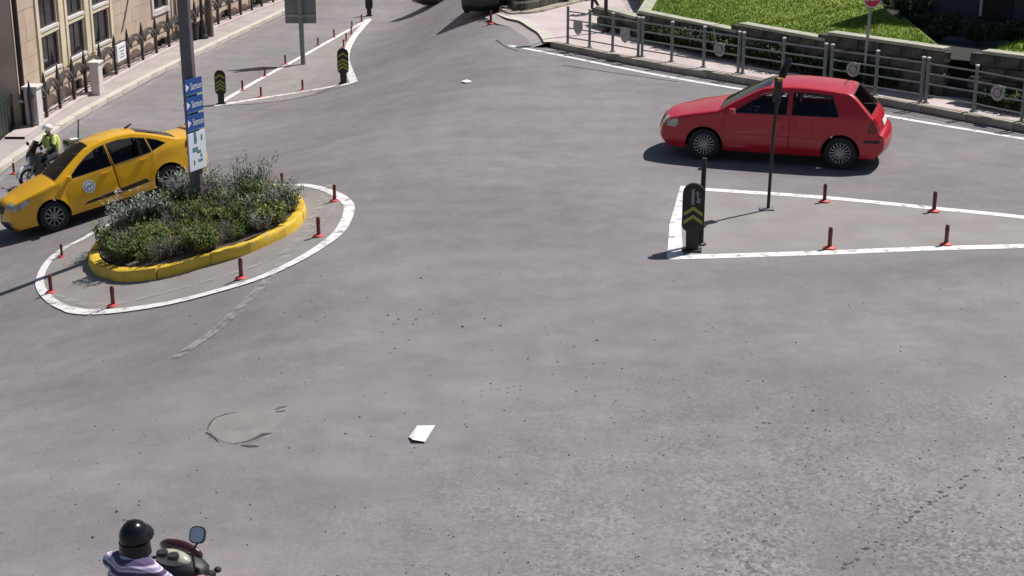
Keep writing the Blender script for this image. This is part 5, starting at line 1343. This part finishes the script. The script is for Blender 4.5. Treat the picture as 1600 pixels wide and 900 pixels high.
# ---------------- red hatchback
HAT = Car(4.15, .868, [(.16, .20), (.05, .31), (.01, .44), (.03, .57), (.07, .66), (.17, .745), (.50, .845), (.85, .915), (1.04, .95), (1.12, .975), (1.48, 1.18), (1.84, 1.365), (2.02, 1.41), (2.45, 1.44), (2.90, 1.43), (3.30, 1.395), (3.52, 1.35), (3.72, 1.17), (3.88, 1.00), (3.95, .93), (4.01, .82), (4.05, .70), (4.13, .64), (4.15, .50), (4.12, .36), (4.05, .26)],
          [('front_bumper', 0, 5, 'body'), ('bonnet', 5, 9, 'part'), ('windscreen', 9, 12, 'glass'), ('roof', 12, 16, 'part'), ('rear_window', 16, 18, 'glass'), ('tailgate', 18, 21, 'part'), ('rear_bumper', 21, 25, 'body')],
          lambda d: .925 + .02 * max(0, min(1, (d - 1.0) / 2.6)), .42, (.86, 3.375), .300, .215, (.9, .17, .7, .11), lambda d, z: .035 + .09 * max(0, 1 - d / .4) ** 1.2 + .05 * max(0, (d - 3.75) / .4))
hat_win = [[(1.38, .955), (1.66, 1.12), (1.90, 1.255), (2.12, 1.315), (2.36, 1.335), (2.36, .965)], [(2.47, .967), (2.47, 1.337), (2.85, 1.337), (3.16, 1.315), (3.30, .985), (3.28, .975)]]
hat_door = [[(1.20, .27), (1.215, .90), (1.62, 1.145), (1.88, 1.288), (2.12, 1.348), (2.42, 1.368), (2.43, .90), (2.42, .25)]]
GX = place((1097, 251), (1312, 266), HAT, .985)
golf = build_car('red_hatchback', 'red three-door hatchback crossing the junction behind the thin sign post', HAT, GX[0], GX[1], M['red'], hat_win, hat_door, M['glass'], [(2.20, .86)], (1.38, .94), M['glass'], {'seat': 1.95}, GX[2], spokes=(16, .012))
W = len(HAT.cols) - 1
for (u0, u1) in ((1.0, 5.2), (W - 5.2, W - 1.0)): obj('headlight', HAT.patch(18.8, 24.8, u0, u1, .006, 5, 6), M['lens'], golf, smooth=40)
for sd_ in (1, -1):
    obj('headlight_side', HAT.poly_side([(.10, .60), (.13, .70), (.34, .77), (.38, .66), (.30, .60)], sd_, .006), M['lens'], golf, smooth=40)
    obj('tail_light', HAT.poly_side([(3.84, .70), (3.86, .90), (3.925, .90), (3.98, .80), (4.0, .70)], sd_, .006), M['taillight'], golf, smooth=40)
    obj('side_moulding', HAT.poly_side([(1.24, .505), (1.24, .55), (2.40, .55), (2.40, .505)], sd_, .012), M['red'], golf); obj('side_moulding', HAT.poly_side([(2.45, .505), (2.45, .55), (2.98, .55), (2.96, .505)], sd_, .012), M['red'], golf)
    obj('bumper_strip', HAT.poly_side([(3.80, .52), (3.78, .57), (4.06, .57), (4.07, .52)], sd_, .010), M['blackplastic'], golf)
for (u0, u1) in ((1.0, 4.0), (W - 4.0, W - 1.0)): obj('tail_light_rear', HAT.patch(93.5, 104, u0, u1, .006, 5, 4), M['taillight'], golf, smooth=40)
obj('grille', HAT.patch(15.5, 20, 5.6, W - 5.6, .005, 4, 8), M['blackplastic'], golf, smooth=40); obj('lower_grille', HAT.patch(5, 9.5, 4.5, W - 4.5, .005, 4, 8), M['blackplastic'], golf, smooth=40)
obj('number_plate', HAT.patch(10.5, 13.5, 6.6, W - 6.6, .012, 3, 4), M['plate'], golf); obj('number_plate_rear', HAT.patch(99, 103, 6.6, W - 6.6, .012, 3, 4), M['plate'], golf)
obj('rear_wiper', MB().tube([HAT.surf(88, 8, .02), HAT.surf(86, 6.2, .02), HAT.surf(84.5, 5, .02)], .010, 6).bbox(HAT.surf(89, 8, .02), (.05, .06, .04), .01), M['blackplastic'], golf)
obj('antenna', MB().tube([(4.15 / 2 - 3.3, 0, 1.43), (4.15 / 2 - 3.55, 0, 1.66)], [.008, .004], 6), M['blackplastic'], golf)

# ---------------- the two dark cars at the top edge
def dark_car(label, near_px, az, s, paint, group):
    p = G(*near_px); t = build_car('dark_car', label, SED, (p.x + math.cos(az) * 2.1 * s, p.y + math.sin(az) * 2.1 * s, p.z + .012), az, paint, sed_win, sed_door, M['glassdark'], [(2.12, .845), (2.96, .875)], (1.36, .92), M['glassdark'], {'seat': 2.0}, s)
    sedan_details(t, paint); return t
dark_car('dark blue car at the top edge, driving away left of centre', (664, 15), R(52), .95, M['darkcar'], None)
dark_car('black car at the top edge, just behind the single red bollard', (752, 27), R(78), .85, M['darkcar2'], None)

# ================================================================== PEOPLE AND MOTORCYCLES
def seg_dist(p, a, b):
    ab = b - a; t = max(0, min(1, (p - a).dot(ab) / max(ab.length_squared, 1e-9))); return (p - (a + ab * t)).length
def body_mesh(J, chains, radii, regions, mats, fingers, sub=2):
    """one continuous skin over a jointed skeleton; returns a mesh with a material per body region"""
    mb = MB()
    def capsule(a, ra, b, rb):
        a, b = Vector(a), Vector(b); d = b - a; L_ = d.length
        d = d / L_ if L_ > 1e-5 else Vector((0, 0, 1))
        u = Vector((0, 1, 0)) - d * d.y
        if u.length < .2: u = Vector((1, 0, 0)) - d * d.x
        u.normalize(); v = d.cross(u); n = 12; rings = []
        for k in range(1, 5): t = math.pi / 2 * k / 4; rings.append((a - d * min(ra) * math.cos(t), math.sin(t), ra))
        for k in range(0, 4): t = math.pi / 2 * k / 4; rings.append((b + d * min(rb) * math.sin(t), math.cos(t), rb))
        o = len(mb.v)
        for c, f, r in rings: mb.v += [tuple(c + u * math.cos(q * math.pi / 6) * r[0] * f + v * math.sin(q * math.pi / 6) * r[1] * f) for q in range(n)]
        nr = len(rings)
        for i in range(nr - 1): mb.f += [(o + i * n + q, o + i * n + (q + 1) % n, o + (i + 1) * n + (q + 1) % n, o + (i + 1) * n + q) for q in range(n)]
        mb.f += [tuple(o + q for q in range(n))[::-1], tuple(o + (nr - 1) * n + q for q in range(n))]
    for ch in chains:
        for a, b in zip(ch[:-1], ch[1:]): capsule(J[a], radii[a], J[b], radii[b])
    fp_ = []
    for hand, tips in fingers.items():
        for pts in tips:
            prev = Vector(J[hand])
            for q in pts: capsule(prev, (.0105, .0105), q, (.0095, .0095)); prev = q; fp_.append(Vector(q))
    mb.m = [0] * len(mb.f); me = mb.mesh('body', M['skin']); o = bpy.data.objects.new('tmp', me); COL.objects.link(o)
    rm = o.modifiers.new('remesh', 'REMESH'); rm.mode = 'VOXEL'; rm.voxel_size = .0078 if sub > 1 else .012
    sm = o.modifiers.new('smooth', 'SMOOTH'); sm.factor = .5; sm.iterations = 4
    dg = bpy.context.evaluated_depsgraph_get(); dg.update(); out = bpy.data.meshes.new_from_object(o.evaluated_get(dg)); bpy.data.objects.remove(o)
    out.materials.clear()
    for m in mats: out.materials.append(m)
    S = []
    for (a, b, mi) in regions: S.append((J[a], J[b], mi, max(radii[a][0], radii[b][0])))
    for p in out.polygons:
        c = p.center; best = min(((seg_dist(c, Vector(a), Vector(b)) / r, mi) for a, b, mi, r in S))
        p.material_index = best[1]
        if fp_ and min((c - f).length for f in fp_) < .022: p.material_index = 0
        p.use_smooth = True
    return out
def figure(t, J, mats, sub=2, name='body', bulk=1.0):
    """J holds the joints of one person in local metres; mats: 0 skin 1 top 2 trousers 3 shoes"""
    V3 = lambda n: Vector(J[n])
    for s in 'lr':
        J['hipb_' + s] = tuple(V3('pelvis').lerp(V3('hip_' + s), .8)); J['thigh_' + s] = tuple(V3('hip_' + s).lerp(V3('knee_' + s), .5)); J['calf_' + s] = tuple(V3('knee_' + s).lerp(V3('ank_' + s), .35))
        J['uarm_' + s] = tuple(V3('sho_' + s).lerp(V3('elb_' + s), .45)); J['farm_' + s] = tuple(V3('elb_' + s).lerp(V3('wri_' + s), .35))
    rad = {'pelvis': (.145, .125), 'belly': (.140, .115), 'chest': (.165, .125), 'upchest': (.145, .10), 'neck': (.058, .06), 'skull': (.072, .085), 'crown': (.078, .09), 'top': (.055, .06), 'chin': (.045, .04), 'nose': (.016, .016)}
    for s in 'lr':
        rad.update({'sho_' + s: (.075, .07), 'uarm_' + s: (.058, .055), 'elb_' + s: (.045, .044), 'farm_' + s: (.044, .042), 'wri_' + s: (.030, .026), 'palm_' + s: (.042, .022), 'hip_' + s: (.105, .10), 'thigh_' + s: (.088, .086), 'knee_' + s: (.062, .060), 'calf_' + s: (.058, .060), 'ank_' + s: (.040, .042), 'toe_' + s: (.045, .032), 'ear_' + s: (.014, .022)})
    for k in ('pelvis', 'belly', 'chest'): rad[k] = tuple(q * bulk for q in rad[k])
    ch = [['pelvis', 'belly', 'chest', 'upchest', 'neck', 'skull', 'crown', 'top'], ['skull', 'chin'], ['skull', 'nose']]
    for s in 'lr': ch += [['upchest', 'sho_' + s, 'uarm_' + s, 'elb_' + s, 'farm_' + s, 'wri_' + s, 'palm_' + s], ['pelvis', 'hip_' + s, 'thigh_' + s, 'knee_' + s, 'calf_' + s, 'ank_' + s, 'toe_' + s]]
    reg = [('pelvis', 'belly', 1), ('belly', 'chest', 1), ('chest', 'upchest', 1), ('neck', 'crown', 0), ('crown', 'top', 0), ('skull', 'chin', 0), ('skull', 'nose', 0)]
    for s in 'lr': reg += [('upchest', 'sho_' + s, 1), ('sho_' + s, 'elb_' + s, 1), ('elb_' + s, 'wri_' + s, 1 if J.get('long') else 0), ('wri_' + s, 'palm_' + s, 0), ('pelvis', 'hip_' + s, 2), ('hip_' + s, 'knee_' + s, 2), ('knee_' + s, 'ank_' + s, 2), ('ank_' + s, 'toe_' + s, 3)]
    J.pop('long', None); fg = {}
    for s in 'lr':
        p = V3('palm_' + s); w = V3('wri_' + s); d = (p - w).normalized(); sd_ = d.cross(Vector((0, 0, 1))).normalized(); dn = sd_.cross(d).normalized()
        if dn.z > 0: dn = -dn
        tips = []
        for k, (o, l) in enumerate(((-.030, .85), (-.010, 1.0), (.011, .95), (.030, .75))):
            b = p + sd_ * o + d * .02; tips.append([b + d * .028 * l + dn * .008, b + d * .050 * l + dn * .030 * l, b + d * .045 * l + dn * .058 * l])
        inn_ = -1 if s == 'l' else 1
        b = p - d * .02 + sd_ * inn_ * .03; tips.append([b + sd_ * inn_ * .018 + dn * .012, b + sd_ * inn_ * .022 + d * .03 + dn * .03])
        fg['palm_' + s] = tips
    me = body_mesh(J, ch, rad, reg, mats, fg, sub); return link(name, me, t)

def moto_wheel(t, c, r, wdt, spokes, rimm):
    o = obj('wheel', MB().lathe([(r * .72, -wdt * .45), (r * .9, -wdt / 2), (r, -wdt * .2), (r, wdt * .2), (r * .9, wdt / 2), (r * .72, wdt * .45)], 28, axis='y', closed=True), M['rubber'], t, smooth=40, loc=c)
    b = MB().lathe([(r * .73, -wdt * .4), (r * .68, -wdt * .3), (r * .68, wdt * .3), (r * .73, wdt * .4)], 24, axis='y', closed=True).lathe([(.001, -.05), (.04, -.05), (.04, .05), (.001, .05)], 10, axis='y')
    for k in range(spokes): a = 2 * math.pi * k / spokes; b.tube([(.03 * math.cos(a), 0, .03 * math.sin(a)), (r * .69 * math.cos(a), 0, r * .69 * math.sin(a))], .013, 5)
    obj('rim', b, rimm, o, smooth=40); return o
# ---- police touring motorcycle (local +x is forwards)
az = R(-136); ps = .77; pf = G(46, 294); mid = pf - Vector((math.cos(az), math.sin(az), 0)) * .74 * ps; mid.z = TZ(mid.x, mid.y)
bk_ = thing('police_motorcycle', 'dark green touring motorcycle with top case and aerial beside the yellow taxi', 'motorcycle', (mid.x, mid.y, mid.z + .005), az, None, ps)
moto_wheel(bk_, (.74, 0, .30), .30, .12, 7, M['alloy']); moto_wheel(bk_, (-.70, 0, .30), .30, .15, 7, M['alloy'])
obj('fork', MB().tube([(.74, .09, .30), (.52, .10, .82), (.45, .09, .98)], .026, 8).tube([(.74, -.09, .30), (.52, -.10, .82), (.45, -.09, .98)], .026, 8), M['chrome'], bk_, smooth=40)
obj('front_mudguard', MB().tube([(.74 + .335 * math.cos(a), 0, .30 + .335 * math.sin(a)) for a in (.1, .6, 1.1, 1.7, 2.2)], .065, 8), M['white'], bk_, smooth=50)
obj('engine', MB().bbox((.08, 0, .38), (.52, .34, .34), .06).tube([(.1, .28, .40), (.1, -.28, .40)], .10, 12), M['bikegrey'], bk_, smooth=40)
obj('fuel_tank', MB().ell((.20, 0, .80), (.33, .17, .17)), M['bikegreen'], bk_, smooth=60)
obj('seat', MB().bbox((-.26, 0, .76), (.70, .30, .11), .045), M['blackplastic'], bk_, smooth=50)
fr = obj('fairing', MB().bbox((.52, 0, .86), (.30, .50, .34), .11, M=Matrix.Rotation(R(-18), 3, 'Y')).bbox((.42, .20, .55), (.34, .10, .42), .045).bbox((.42, -.20, .55), (.34, .10, .42), .045), M['bikedark'], bk_, smooth=50)
obj('headlight', MB().lathe([(.001, .70), (.085, .695), (.10, .66), (.09, .60)], 16, axis='x', c=(0, 0, .82)), M['lens'], bk_, smooth=40)
obj('windscreen', MB().add([(.60, -.22, 1.0), (.60, .22, 1.0), (.40, .17, 1.34), (.40, -.17, 1.34), (.585, -.22, 1.0), (.585, .22, 1.0), (.385, .17, 1.34), (.385, -.17, 1.34)], [(0, 1, 2, 3), (4, 5, 6, 7), (0, 1, 5, 4), (1, 2, 6, 5), (2, 3, 7, 6), (3, 0, 4, 7)]), M['glass'], bk_)
obj('handlebar', MB().tube([(.26, .38, 1.00), (.36, .22, 1.02), (.42, 0, .98), (.36, -.22, 1.02), (.26, -.38, 1.00)], .016, 8), M['blackplastic'], bk_, smooth=40)
for s in (1, -1):
    obj('mirror', MB().tube([(.40, s * .26, 1.02), (.46, s * .34, 1.18)], .008, 6).bbox((.46, s * .40, 1.20), (.03, .16, .10), .014), M['blackplastic'], bk_, smooth=50)
    obj('pannier', MB().bbox((-.58, s * .33, .56), (.52, .20, .36), .06), M['bikegreen'], bk_, smooth=50)
    obj('crash_bar', MB().tube([(.36, s * .10, .30), (.40, s * .36, .34), (.36, s * .38, .60), (.32, s * .18, .66)], .018, 6), M['chrome'], bk_, smooth=40)
    obj('exhaust', MB().tube([(.2, s * .16, .22), (-.3, s * .22, .24), (-1.0, s * .24, .30)], [.035, .045, .05], 10), M['chrome'], bk_, smooth=40)
tc_ = obj('top_case', MB().bbox((-.80, 0, 1.02), (.52, .56, .38), .12), M['bikegreen'], bk_, smooth=50); obj('white_mark', MB().bbox((-.80, 0, 1.214), (.24, .20, .008), .003), M['white'], tc_)
obj('rear_mudguard', MB().bbox((-.82, 0, .66), (.46, .22, .16), .06), M['bikedark'], bk_, smooth=50)
obj('aerial', MB().tube([(-1.02, -.16, .9), (-1.05, -.17, 1.3), (-1.10, -.18, 1.72)], [.022, .022, .018], 6), M['blackplastic'], bk_)
obj('frame', MB().tube([(.45, 0, .9), (.1, 0, .6), (-.3, 0, .5), (-.70, 0, .30)], .045, 8), M['bikedark'], bk_)
po_ = thing('person', 'motorcycle police officer in white helmet and yellow vest riding beside the taxi', 'person', (mid.x + .06 * math.cos(az), mid.y + .06 * math.sin(az), mid.z + .005), az, None, ps)
J = dict(pelvis=(-.20, 0, .90), belly=(-.19, 0, 1.05), chest=(-.15, 0, 1.24), upchest=(-.12, 0, 1.38), neck=(-.10, 0, 1.49), skull=(-.075, 0, 1.58), crown=(-.085, 0, 1.65), top=(-.09, 0, 1.70), chin=(-.03, 0, 1.545), nose=(.02, 0, 1.60), long=True,
         sho_l=(-.12, .19, 1.37), sho_r=(-.12, -.19, 1.37), elb_l=(.02, .30, 1.14), elb_r=(.02, -.30, 1.14), wri_l=(.22, .34, 1.06), wri_r=(.22, -.34, 1.06), palm_l=(.285, .345, 1.035), palm_r=(.285, -.345, 1.035),
         hip_l=(-.18, .12, .86), hip_r=(-.18, -.12, .86), knee_l=(.24, .24, .74), knee_r=(.24, -.24, .74), ank_l=(.06, .25, .34), ank_r=(.06, -.25, .34), toe_l=(.22, .27, .28), toe_r=(.22, -.27, .28))
bd = figure(po_, J, [M['skin'], M['police_green'], M['darkcloth'], M['shoe']])
obj('helmet', MB().ell((-.085, 0, 1.665), (.150, .130, .115)).bbox((.05, 0, 1.645), (.10, .20, .02), .008), M['helmetwhite'], po_, smooth=60)
vs_ = MB()
for s in (1, -1):
    vs_.tube([(-.02, s * .09, 1.42), (.005, s * .10, 1.25), (-.03, s * .10, 1.06)], [.06, .075, .06], 8)
    vs_.tube([(-.13, s * .20, 1.42), (-.12, s * .24, 1.34), (-.06, s * .29, 1.22)], [.075, .085, .068], 10)
vs_.tube([(-.26, 0, 1.40), (-.28, 0, 1.2), (-.28, 0, 1.0)], [.12, .15, .14], 10)
obj('vest', vs_, M['hivis'], po_, smooth=60)
obj('sunglasses', MB().bbox((.005, 0, 1.615), (.03, .13, .035), .012), M['shoe'], po_)

# ---- driver of the red hatchback (sits on the seat inside)
gm4 = Matrix.Translation(Vector(GX[0])) @ GX[1].to_matrix().to_4x4() @ Matrix.Scale(GX[2], 4)
sx = 4.15 / 2 - 1.95; base = gm4 @ Vector((sx, .36, 0))
dv = thing('person', 'dark silhouetted driver seated inside the red hatchback', 'person', base, 0, None, GX[2]); dv.rotation_euler = GX[1]
J = dict(pelvis=(-.14, 0, .68), belly=(-.16, 0, .80), chest=(-.19, 0, .96), upchest=(-.21, 0, 1.06), neck=(-.20, 0, 1.14), skull=(-.17, 0, 1.21), crown=(-.18, 0, 1.26), top=(-.185, 0, 1.29), chin=(-.12, 0, 1.175), nose=(-.075, 0, 1.22), long=True,
         sho_l=(-.20, .18, 1.05), sho_r=(-.20, -.18, 1.05), elb_l=(.02, .24, .86), elb_r=(.02, -.24, .86), wri_l=(.24, .15, .94), wri_r=(.24, -.15, .94), palm_l=(.30, .13, .96), palm_r=(.30, -.13, .96),
         hip_l=(-.12, .11, .66), hip_r=(-.12, -.11, .66), knee_l=(.30, .14, .68), knee_r=(.30, -.14, .68), ank_l=(.52, .13, .36), ank_r=(.52, -.13, .36), toe_l=(.64, .13, .33), toe_r=(.64, -.13, .33))
figure(dv, J, [M['skin'], M['darkcloth'], M['bluecloth'], M['shoe']], 1)
obj('hair', MB().ell((-.195, 0, 1.27), (.105, .088, .085)), M['shoe'], dv, smooth=60)

# ---- pedestrian on the far right pavement
p = G(929, 21, .147)
wk = thing('person', 'pedestrian in dark trousers walking by the dark lamp column at the top', 'person', p, R(200), None, .78)
J = dict(pelvis=(0, 0, .95), belly=(.01, 0, 1.08), chest=(.02, 0, 1.26), upchest=(.02, 0, 1.40), neck=(.03, 0, 1.51), skull=(.05, 0, 1.60), crown=(.045, 0, 1.67), top=(.04, 0, 1.71), chin=(.10, 0, 1.56), nose=(.15, 0, 1.62), long=True,
         sho_l=(.02, .19, 1.40), sho_r=(.02, -.19, 1.40), elb_l=(-.10, .25, 1.14), elb_r=(.08, -.25, 1.13), wri_l=(-.06, .26, .90), wri_r=(.22, -.25, .93), palm_l=(-.03, .26, .83), palm_r=(.27, -.25, .87),
         hip_l=(0, .10, .92), hip_r=(0, -.10, .92), knee_l=(.14, .10, .52), knee_r=(-.04, -.10, .50), ank_l=(.16, .10, .10), ank_r=(-.28, -.10, .14), toe_l=(.29, .11, .05), toe_r=(-.17, -.11, .05))
figure(wk, J, [M['skin'], M['bluecloth'], M['darkcloth'], M['shoe']])
obj('hair', MB().ell((.03, 0, 1.68), (.105, .09, .085)), M['shoe'], wk, smooth=60)

# ---- foreground scooter rider, cut by the lower picture edge
RZ_ = R(62); hp_ = GF(210, 836, 1.51); RX, RY = hp_.x - .085 * math.cos(RZ_), hp_.y - .085 * math.sin(RZ_)
sc_t = thing('maroon_motorbike', 'maroon motorbike with round mirror at the bottom picture edge', 'motorcycle', (RX, RY, .002), RZ_)
moto_wheel(sc_t, (.86, 0, .29), .29, .09, 8, M['alloy']); moto_wheel(sc_t, (-.42, 0, .29), .29, .10, 8, M['alloy'])
obj('fork', MB().tube([(.86, .07, .29), (.66, .075, .74), (.60, .07, .92)], .022, 8).tube([(.86, -.07, .29), (.66, -.075, .74), (.60, -.07, .92)], .022, 8), M['chrome'], sc_t, smooth=40)
obj('front_mudguard', MB().tube([(.86 + .32 * math.cos(a), 0, .29 + .32 * math.sin(a)) for a in (.2, .7, 1.2, 1.8, 2.3)], .055, 8), M['maroon'], sc_t, smooth=50)
obj('engine', MB().bbox((.20, 0, .34), (.40, .26, .28), .05), M['bikegrey'], sc_t, smooth=40)
obj('leg_shield', MB().bbox((.55, 0, .62), (.10, .42, .50), .045, M=Matrix.Rotation(R(-20), 3, 'Y')), M['maroon'], sc_t, smooth=50)
obj('body_shell', MB().bbox((.05, 0, .60), (.80, .26, .22), .08).bbox((-.42, 0, .66), (.62, .28, .20), .08), M['maroon'], sc_t, smooth=50)
obj('seat', MB().bbox((-.16, 0, .76), (.74, .28, .11), .045), M['blackplastic'], sc_t, smooth=50)
hc = obj('handlebar_cowl', MB().ell((.60, 0, .99), (.16, .25, .11)), M['blackplastic'], sc_t, smooth=60)
obj('windshield', MB().ell((.69, .08, 1.08), (.055, .22, .085)), M['maroon'], sc_t, smooth=60)
dl = obj('instrument_panel', MB().ell((.56, .05, 1.07), (.09, .17, .07)), M['dial'], sc_t, smooth=60)
obj('gauge', MB().lathe([(.001, .03), (.045, .03), (.05, .0)], 14, c=(.50, .11, 1.12)).lathe([(.001, .03), (.045, .03), (.05, .0)], 14, c=(.50, 0, 1.12)), M['blackplastic'], dl)
obj('handlebar', MB().tube([(.44, .36, 1.04), (.54, .22, 1.05), (.60, 0, 1.02), (.54, -.22, 1.05), (.44, -.36, 1.04)], .014, 8), M['blackplastic'], sc_t, smooth=40)
for s in (1, -1):
    obj('grip', MB().tube([(.46, s * .28, 1.047), (.42, s * .42, 1.04)], .021, 8), M['blackplastic'], sc_t, smooth=40)
    obj('brake_lever', MB().tube([(.52, s * .25, 1.03), (.55, s * .33, 1.01), (.52, s * .44, 1.0)], .008, 6), M['chrome'], sc_t)
def mirror_part(y, x, z, tilt):
    mr = obj('mirror', MB().tube([(.52, y * .80, 1.06), (x - .03, y * .86, z - .14), (x, y, z - .07)], .009, 8), M['blackplastic'], sc_t, smooth=40)
    sh = [(.064 * (abs(math.cos(a)) ** .7) * (1 if math.cos(a) > 0 else -1), .068 * (abs(math.sin(a)) ** .7) * (1 if math.sin(a) > 0 else -1)) for a in [k * math.pi / 12 for k in range(24)]]
    o = obj('mirror_housing', MB().prism(sh, -.030, -.003, top=True).prism([(a * .6, b * .6) for a, b in sh], -.045, -.030), M['blackplastic'], mr, smooth=40); g_ = obj('mirror_glass', MB().prism([(a * .86, b * .86) for a, b in sh], -.003, .001), M['mirror'], mr)
    for q in (o, g_): q.location = (x, y, z); q.rotation_euler = (0, R(tilt), 0); q.rotation_euler = Vector((-1, -.35 * (1 if y < 0 else -1), .62)).to_track_quat('Z', 'Y').to_euler()
mirror_part(-.24, .52, 1.37, -70); mirror_part(.42, .46, 1.29, -70)
obj('horn_pod', MB().bbox((.62, -.27, .98), (.07, .06, .06), .02), M['blackplastic'], sc_t, smooth=50); obj('indicator', MB().bbox((.74, -.24, .96), (.05, .05, .04), .015), M['blackplastic'], sc_t)
obj('exhaust', MB().tube([(.2, -.14, .25), (-.2, -.18, .27), (-.72, -.2, .34)], [.025, .04, .045], 10), M['chrome'], sc_t, smooth=40)
obj('tail_light', MB().bbox((-.74, 0, .68), (.06, .20, .08), .02), M['taillight'], sc_t); obj('rear_rack', MB().tube([(-.45, .12, .80), (-.78, .12, .82), (-.78, -.12, .82), (-.45, -.12, .80)], .012, 6), M['chrome'], sc_t)
rd = thing('person', 'motorbike rider in black helmet and purple striped shirt at the bottom edge', 'person', (RX, RY, .002), RZ_)
J = dict(pelvis=(-.05, 0, .88), belly=(-.05, 0, 1.02), chest=(.0, 0, 1.19), upchest=(.03, 0, 1.30), neck=(.06, 0, 1.385), skull=(.085, 0, 1.46), crown=(.08, 0, 1.53), top=(.07, 0, 1.57), chin=(.14, 0, 1.425), nose=(.185, 0, 1.475),
         sho_l=(.04, .205, 1.265), sho_r=(.04, -.205, 1.265), elb_l=(.20, .32, 1.08), elb_r=(.20, -.32, 1.08), wri_l=(.38, .355, 1.085), wri_r=(.38, -.355, 1.085), palm_l=(.425, .355, 1.07), palm_r=(.425, -.355, 1.07),
         hip_l=(-.02, .11, .85), hip_r=(-.02, -.11, .85), knee_l=(.40, .20, .72), knee_r=(.40, -.20, .72), ank_l=(.30, .20, .30), ank_r=(.30, -.20, .30), toe_l=(.46, .22, .25), toe_r=(.46, -.22, .25))
figure(rd, J, [M['skin'], M['stripes'], M['bluecloth'], M['shoe']], 2, 'body', 1.15)
hm = MB().ell((.085, 0, 1.505), (.126, .112, .126)).lathe([(.125, -.10), (.120, -.06), (.118, 0)], 20, c=(.08, 0, 1.46))
he = obj('helmet', hm, M['helmetblack'], rd, smooth=60); obj('visor', MB().ell((.150, 0, 1.50), (.095, .118, .075)), M['darkglass'], he, smooth=60); obj('chin_strap', MB().tube([(.08, .11, 1.42), (.13, .06, 1.37), (.14, 0, 1.36), (.13, -.06, 1.37), (.08, -.11, 1.42)], .008, 6), M['blackplastic'], he)
